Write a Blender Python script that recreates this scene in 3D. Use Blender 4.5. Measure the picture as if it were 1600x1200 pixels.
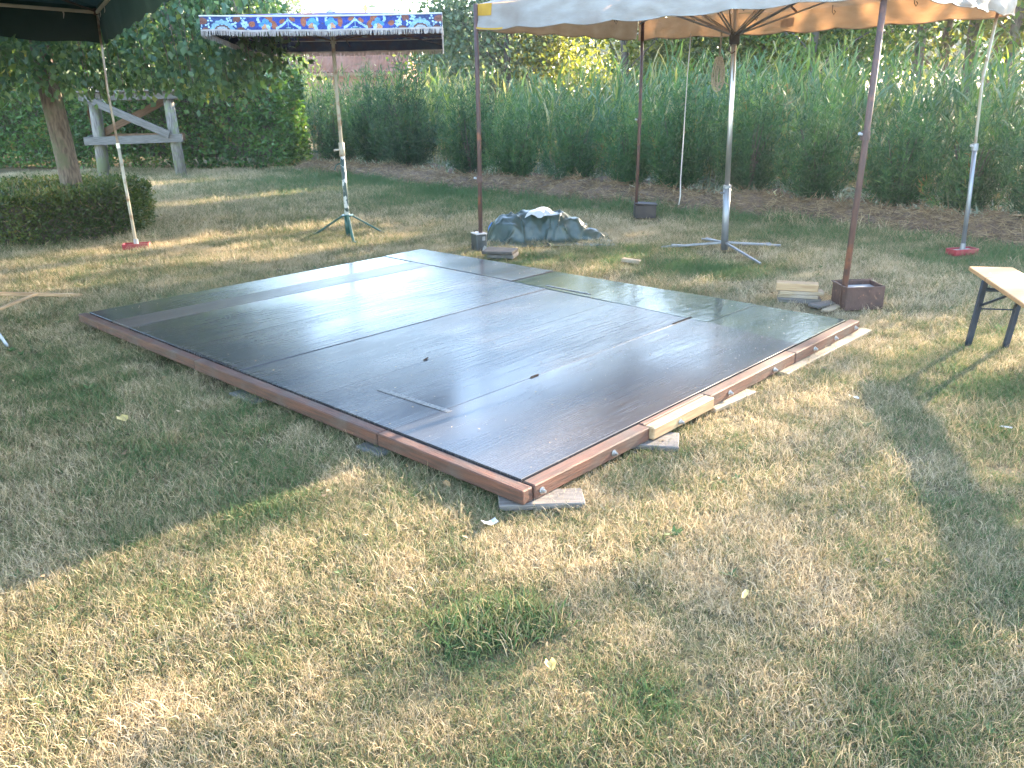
import bpy, bmesh, math, random
import numpy as np
from mathutils import Vector, Matrix, Euler, noise as mnoise

for o in list(bpy.data.objects):
    bpy.data.objects.remove(o)
SC = bpy.context.scene
COL = SC.collection
R = math.radians
rnd = random.Random(7)
rng = np.random.default_rng(7)

# ---------------------------------------------------------------- camera, sky, sun, exposure
CAM_H, PITCH, ROLL, FPX = 1.5, R(19.318), R(-1.003), 1310.96 / 1600
cam_d = bpy.data.cameras.new('camera'); cam = bpy.data.objects.new('camera', cam_d); COL.objects.link(cam)
_f = Vector((0, math.cos(PITCH), -math.sin(PITCH))); _r = Vector((1, 0, 0)); _u = _r.cross(_f)
_r2 = _r * math.cos(ROLL) + _u * math.sin(ROLL); _u2 = -_r * math.sin(ROLL) + _u * math.cos(ROLL)
m = Matrix((( _r2.x, _u2.x, -_f.x, 0), (_r2.y, _u2.y, -_f.y, 0), (_r2.z, _u2.z, -_f.z, CAM_H), (0, 0, 0, 1)))
cam.matrix_world = m
cam_d.sensor_width = 36; cam_d.lens = 36 * FPX
cam_d.clip_start = 0.05; cam_d.clip_end = 1500
SC.camera = cam

SUN_AZ, SUN_EL = R(50), R(20)
SUN = Vector((math.sin(SUN_AZ) * math.cos(SUN_EL), math.cos(SUN_AZ) * math.cos(SUN_EL), math.sin(SUN_EL)))
world = bpy.data.worlds.new('World'); SC.world = world; world.use_nodes = True
wn = world.node_tree.nodes; wl = world.node_tree.links
sky = wn.new('ShaderNodeTexSky'); sky.sky_type = 'NISHITA'; sky.sun_disc = False
sky.sun_elevation = SUN_EL; sky.sun_rotation = SUN_AZ
sky.air_density = 1.0; sky.dust_density = 0.6; sky.ozone_density = 1.0
bg = wn['Background']; wl.new(sky.outputs[0], bg.inputs[0]); bg.inputs[1].default_value = 0.15
sun_d = bpy.data.lights.new('sun', 'SUN'); sun_d.energy = 4.0; sun_d.angle = R(0.5); sun_d.color = (1.0, 0.82, 0.60)
sun_o = bpy.data.objects.new('sun', sun_d); COL.objects.link(sun_o)
sun_o.rotation_euler = SUN.to_track_quat('Z', 'Y').to_euler(); sun_o.location = (30, 25, 20)
SC.view_settings.view_transform = 'Standard'; SC.view_settings.look = 'None'
SC.view_settings.exposure = 3.65; SC.view_settings.gamma = 1; SC.view_settings.use_curve_mapping = False
SC.cycles.max_bounces = 8; SC.cycles.diffuse_bounces = 3; SC.cycles.glossy_bounces = 3
SC.cycles.transmission_bounces = 4; SC.cycles.transparent_max_bounces = 6
SC.cycles.use_denoising = True

# ---------------------------------------------------------------- materials
def new_mat(name):
    mt = bpy.data.materials.new(name); mt.use_nodes = True
    nt = mt.node_tree
    return mt, nt, nt.nodes, nt.links, nt.nodes['Principled BSDF']

def ramp(nd, stops):
    r = nd.new('ShaderNodeValToRGB'); e = r.color_ramp.elements
    while len(e) < len(stops): e.new(0.5)
    for k, (p, c) in enumerate(stops):
        e[k].position = p; e[k].color = (*c, 1)
    return r

def mat(name, c1, c2=None, scale=8, stretch=(1, 1, 1), rough=0.6, bump=0.15, bscale=None, spec=0.4, metal=0.0,
        trans=0.0, tcol=None, lo=0.35, hi=0.65, detail=5, c3=None, s3=2.0, t3=(0.5, 0.62), rvar=0.0):
    """two colours mixed by a stretched noise, optional third colour in patches, fine bump, optional translucency"""
    mt, nt, nd, ln, b = new_mat(name)
    tc = nd.new('ShaderNodeTexCoord'); mp = nd.new('ShaderNodeMapping'); mp.inputs['Scale'].default_value = stretch
    ln.new(tc.outputs['Object'], mp.inputs[0])
    n = nd.new('ShaderNodeTexNoise'); n.inputs['Scale'].default_value = scale; n.inputs['Detail'].default_value = detail
    ln.new(mp.outputs[0], n.inputs['Vector'])
    cr = ramp(nd, [(lo, c1), (hi, c2 or c1)]); ln.new(n.outputs[0], cr.inputs[0]); out = cr.outputs[0]
    if c3:
        n3 = nd.new('ShaderNodeTexNoise'); n3.inputs['Scale'].default_value = s3; n3.inputs['Detail'].default_value = 6
        ln.new(tc.outputs['Object'], n3.inputs['Vector'])
        r3 = ramp(nd, [(t3[0], (0, 0, 0)), (t3[1], (1, 1, 1))]); ln.new(n3.outputs[0], r3.inputs[0])
        mx = nd.new('ShaderNodeMixRGB'); ln.new(r3.outputs[0], mx.inputs[0]); ln.new(out, mx.inputs[1]); mx.inputs[2].default_value = (*c3, 1); out = mx.outputs[0]
    ln.new(out, b.inputs['Base Color'])
    b.inputs['Roughness'].default_value = rough; b.inputs['Metallic'].default_value = metal
    b.inputs['Specular IOR Level'].default_value = spec
    if rvar:
        rr = nd.new('ShaderNodeMapRange'); rr.inputs[3].default_value = rough - rvar; rr.inputs[4].default_value = rough + rvar
        ln.new(n.outputs[0], rr.inputs[0]); ln.new(rr.outputs[0], b.inputs['Roughness'])
    if bump:
        n2 = nd.new('ShaderNodeTexNoise'); n2.inputs['Scale'].default_value = bscale or scale * 3; n2.inputs['Detail'].default_value = 4
        ln.new(mp.outputs[0], n2.inputs['Vector'])
        bp = nd.new('ShaderNodeBump'); bp.inputs['Strength'].default_value = bump; bp.inputs['Distance'].default_value = 0.01
        ln.new(n2.outputs[0], bp.inputs['Height']); ln.new(bp.outputs[0], b.inputs['Normal'])
    if trans:
        t = nd.new('ShaderNodeBsdfTranslucent'); mxs = nd.new('ShaderNodeMixShader'); mxs.inputs[0].default_value = trans
        if tcol: t.inputs[0].default_value = (*tcol, 1)
        else: ln.new(out, t.inputs[0])
        ln.new(b.outputs[0], mxs.inputs[1]); ln.new(t.outputs[0], mxs.inputs[2]); ln.new(mxs.outputs[0], nd['Material Output'].inputs[0])
    return mt

def leaf_mat(name, stops, trans=0.35, rough=0.45, spec=0.35, tboost=(1.5, 1.5, 0.7)):
    """leaf colour from the per-leaf attribute «tint»; light passes through as through a real leaf"""
    mt, nt, nd, ln, b = new_mat(name)
    at = nd.new('ShaderNodeAttribute'); at.attribute_name = 'tint'
    cr = ramp(nd, stops); ln.new(at.outputs['Fac'], cr.inputs[0])
    oi = nd.new('ShaderNodeObjectInfo'); vr = nd.new('ShaderNodeMapRange'); vr.inputs[3].default_value = .75; vr.inputs[4].default_value = 1.32; ln.new(oi.outputs['Random'], vr.inputs[0])
    hs = nd.new('ShaderNodeHueSaturation'); hv = nd.new('ShaderNodeMapRange'); hv.inputs[3].default_value = .515; hv.inputs[4].default_value = .488; ln.new(oi.outputs['Random'], hv.inputs[0])
    ln.new(cr.outputs[0], hs.inputs['Color']); ln.new(vr.outputs[0], hs.inputs['Value']); ln.new(hv.outputs[0], hs.inputs['Hue']); cr = hs
    ln.new(cr.outputs[0], b.inputs['Base Color'])
    b.inputs['Roughness'].default_value = rough; b.inputs['Specular IOR Level'].default_value = spec
    t = nd.new('ShaderNodeBsdfTranslucent'); mu = nd.new('ShaderNodeMixRGB'); mu.blend_type = 'MULTIPLY'; mu.inputs[0].default_value = 1
    mu.inputs[2].default_value = (*tboost, 1)
    ln.new(cr.outputs[0], mu.inputs[1]); ln.new(mu.outputs[0], t.inputs[0])
    mx = nd.new('ShaderNodeMixShader'); mx.inputs[0].default_value = trans
    ln.new(b.outputs[0], mx.inputs[1]); ln.new(t.outputs[0], mx.inputs[2]); ln.new(mx.outputs[0], nd['Material Output'].inputs[0])
    return mt

M = {}
M['red_wood'] = mat('red_wood', (.125, .046, .026), (.052, .025, .017), 5, (1.2, 18, 18), .65, .5, 14, c3=(.07, .042, .032), s3=6, t3=(.48, .66))
M['new_wood'] = mat('new_wood', (.36, .245, .135), (.25, .155, .08), 5, (1.2, 16, 16), .6, .2, 14)
M['pale_wood'] = mat('pale_wood', (.32, .24, .15), (.20, .145, .09), 6, (1.5, 16, 16), .7, .3, 16, c3=(.28, .22, .16), s3=7)
M['grey_wood'] = mat('grey_wood', (.17, .145, .125), (.09, .078, .068), 6, (1.2, 18, 18), .8, .45, 16)
M['grey_wood_b'] = mat('grey_wood_b', (.135, .13, .122), (.075, .072, .068), 5, (1.2, 18, 18), .8, .4, 14)
M['brown_wood'] = mat('brown_wood', (.20, .12, .07), (.12, .07, .04), 5, (1.2, 18, 18), .8, .4, 14)
M['post_wood'] = mat('post_wood', (.20, .19, .17), (.09, .08, .075), 7, (6, 6, .8), .85, .5, 20, c3=(.14, .16, .09), s3=6)
M['bench_wood'] = mat('bench_wood', (.38, .205, .090), (.29, .15, .062), 4, (1, 12, 12), .4, .06, 14, spec=.5)
M['steel'] = mat('steel', (.55, .56, .58), (.42, .43, .45), 20, (1, 1, .2), .32, .05, metal=.9)
M['zinc'] = mat('zinc', (.27, .285, .31), (.19, .20, .22), 14, (1, 1, .4), .45, .08, metal=.7)
M['bolt_steel'] = mat('bolt_steel', (.50, .50, .49), (.34, .34, .34), 30, rough=.42, bump=.05, metal=.9)
M['cream_paint'] = mat('cream_paint', (.40, .37, .31), (.36, .32, .25), 10, (3, 3, .6), .5, .1, c3=(.20, .11, .06), s3=7, t3=(.52, .62))
M['chipped_paint'] = mat('chipped_paint', (.03, .05, .05), (.05, .08, .075), 10, (4, 4, 1), .5, .2, c3=(.45, .46, .46), s3=14, t3=(.5, .54))
M['green_paint'] = mat('green_paint', (.012, .05, .045), (.02, .075, .065), 14, rough=.4, bump=.1)
M['rust_pole'] = mat('rust_pole', (.10, .055, .045), (.055, .035, .032), 9, (4, 4, .7), .6, .2, c3=(.20, .08, .045), s3=5, t3=(.56, .66))
M['rusty_box'] = mat('rusty_box', (.075, .038, .030), (.045, .024, .020), 12, rough=.6, bump=.35, c3=(.16, .075, .045), s3=34, t3=(.62, .70))
M['dark_box'] = mat('dark_box', (.024, .020, .020), (.038, .030, .027), 10, rough=.6, bump=.2)
M['canister'] = mat('canister', (.03, .036, .04), (.05, .058, .06), 14, rough=.45, bump=.1, metal=.3, c3=(.25, .25, .26), s3=9, t3=(.6, .64))
M['canister_lid'] = mat('canister_lid', (.42, .40, .39), (.28, .25, .23), 16, rough=.5, bump=.1, c3=(.25, .12, .08), s3=14, t3=(.6, .64))
M['red_paint'] = mat('red_paint', (.25, .022, .032), (.19, .02, .028), 10, rough=.5, bump=.1, c3=(.25, .06, .05), s3=12)
M['blue_steel'] = mat('blue_steel', (.016, .024, .036), (.026, .036, .052), 12, rough=.42, bump=.06)
M['dark_wood_slab'] = mat('dark_wood_slab', (.085, .070, .058), (.045, .038, .033), 8, (2, 10, 10), .85, .5, 18)
M['stone'] = mat('stone', (.22, .19, .16), (.13, .115, .10), 14, rough=.9, bump=.4)
M['soil'] = mat('soil', (.10, .075, .055), (.06, .045, .035), 14, rough=.95, bump=.5)
M['canvas'] = mat('canvas', (.46, .43, .385), (.36, .33, .29), 5, (1, 1, 3), .75, .25, 26, spec=.2, trans=.36, tcol=(.30, .160, .075), c3=(.29, .25, .21), s3=2.2, t3=(.50, .72))
M['yellow_canvas'] = mat('yellow_canvas', (.56, .30, .03), (.46, .24, .02), 9, rough=.7, bump=.1, trans=.3)
M['dark_canvas'] = mat('dark_canvas', (.010, .028, .024), (.016, .036, .032), 6, rough=.75, bump=.12, spec=.2, trans=.06, tcol=(.03, .08, .07))
M['fringe'] = mat('fringe', (.60, .54, .50), (.42, .37, .34), 20, rough=.8, bump=.1, trans=.3, tcol=(.45, .30, .20))
M['white_plastic'] = mat('white_plastic', (.50, .50, .51), (.42, .43, .45), 6, rough=.35, bump=.1, trans=.25)
M['blue_plastic'] = mat('blue_plastic', (.05, .16, .42), (.04, .12, .34), 6, rough=.4, bump=.2)
M['rope'] = mat('rope', (.42, .35, .27), (.26, .21, .16), 60, (1, 1, 3), .85, .6, 160)
M['white_cord'] = mat('white_cord', (.48, .46, .44), (.38, .36, .34), 40, rough=.7, bump=.1)
M['bark'] = mat('bark', (.19, .145, .115), (.085, .062, .05), 22, (2, 2, .45), .95, 1.0, 40, c3=(.12, .12, .075), s3=6, t3=(.5, .66))
M['dark_bark'] = mat('dark_bark', (.10, .08, .065), (.055, .045, .038), 6, (3, 3, .5), .9, .6)
M['tile'] = mat('tile', (.17, .066, .042), (.11, .047, .033), 3, rough=.85, bump=.2, spec=.2, c3=(.18, .085, .06), s3=.8)
M['brick'] = mat('brick', (.30, .15, .10), (.22, .11, .08), 4, rough=.9, bump=.2)
M['bag'] = mat('bag', (.62, .45, .12), (.5, .35, .08), 30, rough=.6, bump=.1, trans=.3)

# dark film-faced plywood: brown-black, glossy, long scuffs along the sheet
def deck_mat(name, base, base2, worn, r0, r1, green=False):
    mt, nt, nd, ln, b = new_mat(name)
    tc = nd.new('ShaderNodeTexCoord'); oi = nd.new('ShaderNodeObjectInfo')
    def nz(scale, stretch, detail=5):
        mp = nd.new('ShaderNodeMapping'); mp.inputs['Scale'].default_value = stretch; ln.new(tc.outputs['Object'], mp.inputs[0])
        cmb = nd.new('ShaderNodeVectorMath'); ln.new(mp.outputs[0], cmb.inputs[0]); 
        sc = nd.new('ShaderNodeMath'); sc.operation = 'MULTIPLY'; sc.inputs[1].default_value = 37; ln.new(oi.outputs['Random'], sc.inputs[0]); ln.new(sc.outputs[0], cmb.inputs[1])
        n = nd.new('ShaderNodeTexNoise'); n.inputs['Scale'].default_value = scale; n.inputs['Detail'].default_value = detail; ln.new(cmb.outputs[0], n.inputs['Vector']); return n
    n1 = nz(2.2, (.6, 2, 1), 6); n2 = nz(6, (.5, 26, 1), 4); n3 = nz(1.1, (.5, 1.4, 1), 3); n4 = nz(160, (1, 1, 1), 2)
    c = ramp(nd, [(.30, base), (.75, base2)]); ln.new(n1.outputs[0], c.inputs[0])
    s = ramp(nd, [(.60, (0, 0, 0)), (.78, (1, 1, 1))]); ln.new(n2.outputs[0], s.inputs[0])
    mx = nd.new('ShaderNodeMixRGB'); ml = nd.new('ShaderNodeMath'); ml.operation = 'MULTIPLY'; ml.inputs[1].default_value = .5
    ln.new(s.outputs[0], ml.inputs[0]); ln.new(ml.outputs[0], mx.inputs[0]); ln.new(c.outputs[0], mx.inputs[1]); mx.inputs[2].default_value = (*worn, 1)
    sp = ramp(nd, [(.70, (0, 0, 0)), (.74, (1, 1, 1))]); ln.new(n4.outputs[0], sp.inputs[0])
    mx2 = nd.new('ShaderNodeMixRGB'); m2 = nd.new('ShaderNodeMath'); m2.operation = 'MULTIPLY'; m2.inputs[1].default_value = .5
    ln.new(sp.outputs[0], m2.inputs[0]); ln.new(m2.outputs[0], mx2.inputs[0]); ln.new(mx.outputs[0], mx2.inputs[1]); mx2.inputs[2].default_value = (.22, .2, .18, 1)
    nd5 = nz(1.6, (1, 1.3, 1), 9); d5 = ramp(nd, [(.50, (0, 0, 0)), (.72, (1, 1, 1))]); ln.new(nd5.outputs[0], d5.inputs[0])
    nd6 = nz(45, (1, 1, 1), 6); d6 = ramp(nd, [(.36, (0, 0, 0)), (.74, (1, 1, 1))]); ln.new(nd6.outputs[0], d6.inputs[0])
    dm = nd.new('ShaderNodeMath'); dm.operation = 'MULTIPLY'; ln.new(d5.outputs[0], dm.inputs[0]); ln.new(d6.outputs[0], dm.inputs[1])
    dk = nd.new('ShaderNodeMath'); dk.operation = 'MULTIPLY'; dk.inputs[1].default_value = .08 if green else .16; ln.new(dm.outputs[0], dk.inputs[0])
    mx3 = nd.new('ShaderNodeMixRGB'); ln.new(dk.outputs[0], mx3.inputs[0]); ln.new(mx2.outputs[0], mx3.inputs[1]); mx3.inputs[2].default_value = (.16, .125, .095, 1)
    ln.new(mx3.outputs[0], b.inputs['Base Color'])
    add = nd.new('ShaderNodeMath'); add.operation = 'MULTIPLY_ADD'; add.inputs[1].default_value = 1.1
    ln.new(n2.outputs[0], add.inputs[0]); ln.new(n3.outputs[0], add.inputs[2])
    mr = nd.new('ShaderNodeMapRange'); mr.inputs[1].default_value = .75; mr.inputs[2].default_value = 1.35; mr.inputs[3].default_value = r0; mr.inputs[4].default_value = r1
    ln.new(add.outputs[0], mr.inputs[0])
    ra = nd.new('ShaderNodeMath'); ra.operation = 'MULTIPLY_ADD'; ra.inputs[1].default_value = .5; ln.new(dk.outputs[0], ra.inputs[0]); ln.new(mr.outputs[0], ra.inputs[2])
    rb = nd.new('ShaderNodeMath'); rb.operation = 'MULTIPLY_ADD'; rb.inputs[1].default_value = .02 if green else .10; ln.new(oi.outputs['Random'], rb.inputs[0]); ln.new(ra.outputs[0], rb.inputs[2]); ln.new(rb.outputs[0], b.inputs['Roughness'])
    b.inputs['IOR'].default_value = 1.6; b.inputs['Specular IOR Level'].default_value = .31
    nb = nz(9 if green else 3.5, (1.0, 3, 1), 3)
    bp = nd.new('ShaderNodeBump'); bp.inputs['Strength'].default_value = .35 if green else .05; bp.inputs['Distance'].default_value = .004
    ln.new(nb.outputs[0], bp.inputs['Height']); ln.new(bp.outputs[0], b.inputs['Normal'])
    return mt
M['film'] = deck_mat('film', (.024, .028, .036), (.046, .041, .040), (.13, .125, .12), .10, .27)
M['film_worn'] = deck_mat('film_worn', (.062, .050, .046), (.090, .072, .066), (.15, .13, .12), .22, .40)
M['film_wet'] = deck_mat('film_wet', (.034, .046, .038), (.058, .070, .055), (.10, .11, .09), .05, .15, True)
M['film_tape'] = deck_mat('film_tape', (.045, .043, .042), (.06, .055, .052), (.12, .11, .10), .18, .32)
M['film_edge'] = mat('film_edge', (.07, .042, .028), (.03, .02, .015), 6, (1, 12, 30), .9, .3, spec=.1)

# tarpaulin: woven plastic
M['tarp'] = mat('tarp', (.028, .047, .038), (.019, .032, .026), 10, rough=.34, bump=.75, bscale=16, spec=.5, c3=(.045, .066, .056), s3=5, t3=(.5, .7))

# floral print: colour comes from the printed pattern stored per face corner
mt, nt, nd, ln, b = new_mat('floral_print'); at = nd.new('ShaderNodeAttribute'); at.attribute_name = 'print'
gm = nd.new('ShaderNodeNewGeometry'); mb_ = nd.new('ShaderNodeMixRGB'); bf = nd.new('ShaderNodeMath'); bf.operation = 'SUBTRACT'; bf.inputs[0].default_value = 1; ln.new(gm.outputs['Backfacing'], bf.inputs[1]); ln.new(bf.outputs[0], mb_.inputs[0]); ln.new(at.outputs['Color'], mb_.inputs[1]); mb_.inputs[2].default_value = (.012, .016, .028, 1)
ln.new(mb_.outputs[0], b.inputs['Base Color']); b.inputs['Roughness'].default_value = .75; b.inputs['Specular IOR Level'].default_value = .2
t = nd.new('ShaderNodeBsdfTranslucent'); ln.new(at.outputs['Color'], t.inputs[0]); mx = nd.new('ShaderNodeMixShader'); mx.inputs[0].default_value = .02
ln.new(b.outputs[0], mx.inputs[1]); ln.new(t.outputs[0], mx.inputs[2]); ln.new(mx.outputs[0], nd['Material Output'].inputs[0]); M['floral'] = mt
M['floral_roof'] = mat('floral_roof', (.03, .07, .24), (.20, .08, .05), 6, rough=.7, bump=.1, spec=.2, c3=(.3, .42, .5), s3=9, t3=(.6, .66))
M['rimlit_piping'] = mat('rimlit_piping', (.5, .48, .47), rough=.6, bump=0)  # white tone puts the rim light on the edge into the colour

M['beech_leaf'] = leaf_mat('beech_leaf', [(0, (.042, .095, .060)), (.6, (.085, .155, .075)), (.88, (.15, .22, .07)), (1, (.28, .27, .08))], .38, .36, .5)
M['hedge_leaf'] = leaf_mat('hedge_leaf', [(0, (.028, .070, .024)), (.65, (.065, .15, .035)), (1, (.20, .15, .06))], .3)
M['box_leaf'] = leaf_mat('box_leaf', [(0, (.050, .080, .028)), (.55, (.115, .150, .045)), (.9, (.21, .19, .06)), (1, (.28, .20, .09))], .3)
M['needle'] = leaf_mat('needle', [(0, (.018, .048, .026)), (.5, (.042, .100, .044)), (.93, (.10, .18, .055)), (1, (.17, .11, .05))], .35, .5, .25)
M['reed_leaf'] = leaf_mat('reed_leaf', [(0, (.055, .115, .055)), (.5, (.115, .185, .07)), (.8, (.24, .29, .075)), (.9, (.34, .28, .14)), (1, (.50, .42, .26))], .4, .45, .3)
M['willow_leaf'] = leaf_mat('willow_leaf', [(0, (.055, .085, .05)), (.6, (.10, .14, .085)), (1, (.22, .24, .10))], .35)
M['poplar_leaf'] = leaf_mat('poplar_leaf', [(0, (.025, .055, .018)), (.6, (.065, .115, .025)), (1, (.20, .22, .04))], .45)
M['yellow_lit_leaf'] = leaf_mat('yellow_lit_leaf', [(0, (.06, .085, .025)), (.5, (.14, .15, .035)), (1, (.30, .26, .06))], .5)  # yellow tone puts the low sunlight into the leaf colour
M['weed_leaf'] = leaf_mat('weed_leaf', [(0, (.06, .10, .05)), (.5, (.16, .20, .14)), (1, (.42, .42, .38))], .25)
M['straw'] = leaf_mat('straw', [(0, (.10, .065, .04)), (.5, (.22, .15, .09)), (1, (.38, .28, .17))], .2, .7, .2, (1.1, 1, .8))

# grass blades: «dry» comes from the clump, «tint» from the blade
mt, nt, nd, ln, b = new_mat('grass_blade')
a1 = nd.new('ShaderNodeAttribute'); a1.attribute_type = 'INSTANCER'; a1.attribute_name = 'dry'
a2 = nd.new('ShaderNodeAttribute'); a2.attribute_name = 'tint'
ma = nd.new('ShaderNodeMath'); ma.operation = 'MULTIPLY_ADD'; ma.inputs[1].default_value = .95; ln.new(a2.outputs['Fac'], ma.inputs[0]); ln.new(a1.outputs['Fac'], ma.inputs[2])
sb = nd.new('ShaderNodeMath'); sb.operation = 'SUBTRACT'; sb.inputs[1].default_value = .475; ln.new(ma.outputs[0], sb.inputs[0])
cr = ramp(nd, [(0, (.065, .120, .042)), (.25, (.115, .145, .058)), (.45, (.190, .170, .080)), (.65, (.335, .255, .145)), (1, (.53, .42, .27))]); ln.new(sb.outputs[0], cr.inputs[0])
ln.new(cr.outputs[0], b.inputs['Base Color']); b.inputs['Roughness'].default_value = .6; b.inputs['Specular IOR Level'].default_value = .25
t = nd.new('ShaderNodeBsdfTranslucent'); ln.new(cr.outputs[0], t.inputs[0]); mx = nd.new('ShaderNodeMixShader'); mx.inputs[0].default_value = .3
ln.new(b.outputs[0], mx.inputs[1]); ln.new(t.outputs[0], mx.inputs[2]); ln.new(mx.outputs[0], nd['Material Output'].inputs[0]); M['grass'] = mt

# thatch and soil under the blades
mt, nt, nd, ln, b = new_mat('lawn_ground'); tc = nd.new('ShaderNodeTexCoord')
n1 = nd.new('ShaderNodeTexNoise'); n1.inputs['Scale'].default_value = .9; n1.inputs['Detail'].default_value = 8; ln.new(tc.outputs['Object'], n1.inputs[0])
n2 = nd.new('ShaderNodeTexNoise'); n2.inputs['Scale'].default_value = 60; n2.inputs['Detail'].default_value = 5; ln.new(tc.outputs['Object'], n2.inputs[0])
c1 = ramp(nd, [(.35, (.11, .105, .05)), (.6, (.21, .16, .09))]); ln.new(n1.outputs[0], c1.inputs[0])
c2 = ramp(nd, [(.3, (.35, .35, .35)), (.7, (1, 1, 1))]); ln.new(n2.outputs[0], c2.inputs[0])
mu = nd.new('ShaderNodeMixRGB'); mu.blend_type = 'MULTIPLY'; mu.inputs[0].default_value = 1; ln.new(c1.outputs[0], mu.inputs[1]); ln.new(c2.outputs[0], mu.inputs[2])
ln.new(mu.outputs[0], b.inputs['Base Color']); b.inputs['Roughness'].default_value = .95; b.inputs['Specular IOR Level'].default_value = .1
bp = nd.new('ShaderNodeBump'); bp.inputs['Strength'].default_value = .6; bp.inputs['Distance'].default_value = .02; ln.new(n2.outputs[0], bp.inputs['Height']); ln.new(bp.outputs[0], b.inputs['Normal'])
M['ground'] = mt

# ---------------------------------------------------------------- mesh helpers
class MB:
    def __init__(s): s.v = []; s.f = []
    def add(s, vs, fs):
        k = len(s.v); s.v += [tuple(p) for p in vs]; s.f += [tuple(i + k for i in f) for f in fs]; return s
    def box(s, size, mtx=None, bevel=0.004):
        bm = bmesh.new(); bmesh.ops.create_cube(bm, size=1); bmesh.ops.scale(bm, vec=size, verts=bm.verts)
        if bevel: bmesh.ops.bevel(bm, geom=list(bm.edges), offset=bevel, segments=1, affect='EDGES', profile=.5)
        if mtx is not None: bm.transform(mtx)
        bm.verts.index_update()
        s.add([v.co[:] for v in bm.verts], [[v.index for v in f.verts] for f in bm.faces]); bm.free(); return s
    def slab(s, quad, z0, z1, bevel=0):
        q = list(quad); n = len(q)
        s.add([(x, y, z0) for x, y in q] + [(x, y, z1) for x, y in q],
              [tuple(range(n - 1, -1, -1)), tuple(range(n, 2 * n))] + [(i, (i + 1) % n, n + (i + 1) % n, n + i) for i in range(n)]); return s
    def tube(s, pts, r, n=8, caps=True):
        pts = [Vector(p) for p in pts]; k = len(pts); rs = r if isinstance(r, (list, tuple)) else [r] * k
        vs = []; ref = None
        for i, p in enumerate(pts):
            d = (pts[min(i + 1, k - 1)] - pts[max(i - 1, 0)]).normalized()
            if ref is None: ref = d.orthogonal().normalized()
            a = (ref - d * ref.dot(d)); a = a.normalized() if a.length > 1e-6 else d.orthogonal().normalized(); ref = a; b2 = d.cross(a)
            for j in range(n):
                t = 2 * math.pi * j / n; vs.append(p + (a * math.cos(t) + b2 * math.sin(t)) * rs[i])
        fs = [(i * n + j, i * n + (j + 1) % n, (i + 1) * n + (j + 1) % n, (i + 1) * n + j) for i in range(k - 1) for j in range(n)]
        if caps: fs += [tuple(range(n - 1, -1, -1)), tuple((k - 1) * n + j for j in range(n))]
        return s.add(vs, fs)
    def grid(s, fn, nu, nv):
        vs = [fn(i / nu, j / nv) for j in range(nv + 1) for i in range(nu + 1)]
        return s.add(vs, [(j * (nu + 1) + i, j * (nu + 1) + i + 1, (j + 1) * (nu + 1) + i + 1, (j + 1) * (nu + 1) + i) for j in range(nv) for i in range(nu)])

def wmat(o):
    mm = Matrix.Identity(4)
    while o is not None:
        mm = o.matrix_basis @ mm; o = o.parent
    return mm

def link(name, me, material, parent=None):
    o = bpy.data.objects.new(name, me); COL.objects.link(o)
    if material is not None and not me.materials: me.materials.append(material)
    if parent: o.parent = parent
    return o

def ob(name, mb, material, parent=None, smooth=False, world=True, solid=0):
    """link mesh data given in world coordinates (or in the parent's own with world=False) as ONE object"""
    me = bpy.data.meshes.new(name); me.from_pydata(mb.v, [], mb.f); me.update()
    if parent is not None and world: me.transform(wmat(parent).inverted())
    if smooth: me.polygons.foreach_set('use_smooth', [True] * len(me.polygons))
    o = link(name, me, material, parent)
    if solid:
        md = o.modifiers.new('thickness', 'SOLIDIFY'); md.thickness = solid; md.offset = 0
    return o

def tag(o, label=None, cat=None, group=None, kind=None):
    if label: o['label'] = label
    if cat: o['category'] = cat
    if group: o['group'] = group
    if kind: o['kind'] = kind
    return o

def thing(name, loc, label, cat, group=None, rz=0):
    o = bpy.data.objects.new(name, None); COL.objects.link(o); o.location = loc; o.rotation_euler = (0, 0, rz); o.empty_display_size = .1
    return tag(o, label, cat, group)

def board(name, a, b2, w, t, material, parent=None, up=(0, 0, 1), bevel=.004, rough_ends=0):
    """a board of section w x t from point a to point b2 (world), its own long axis = local x"""
    a, b2 = Vector(a), Vector(b2); x = (b2 - a); L = x.length; x.normalize(); up = Vector(up)
    y = up.cross(x).normalized(); z = x.cross(y)
    mb = MB().box((L, w, t), bevel=bevel); me = bpy.data.meshes.new(name); me.from_pydata(mb.v, [], mb.f); me.update()
    o = link(name, me, material, parent); c = (a + b2) / 2
    mm = Matrix(((x.x, y.x, z.x, c.x), (x.y, y.y, z.y, c.y), (x.z, y.z, z.z, c.z), (0, 0, 0, 1)))
    o.matrix_basis = (wmat(parent).inverted() @ mm) if parent else mm
    return o

def arr_mesh(name, V, F, tint=None):
    """V (n,3) and F (k, 3 or 4) arrays"""
    me = bpy.data.meshes.new(name); n, k, q = len(V), len(F), F.shape[1]
    me.vertices.add(n); me.vertices.foreach_set('co', np.ascontiguousarray(V, np.float32).ravel())
    me.loops.add(k * q); me.loops.foreach_set('vertex_index', np.ascontiguousarray(F, np.int32).ravel())
    me.polygons.add(k); me.polygons.foreach_set('loop_start', np.arange(0, k * q, q, dtype=np.int32)); me.polygons.foreach_set('loop_total', np.full(k, q, np.int32))
    if tint is not None:
        at = me.attributes.new('tint', 'FLOAT', 'POINT'); at.data.foreach_set('value', np.ascontiguousarray(tint, np.float32))
    me.update(calc_edges=True); me.validate(); return me

def unit(a): return a / np.maximum(np.linalg.norm(a, axis=-1, keepdims=True), 1e-9)

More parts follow.
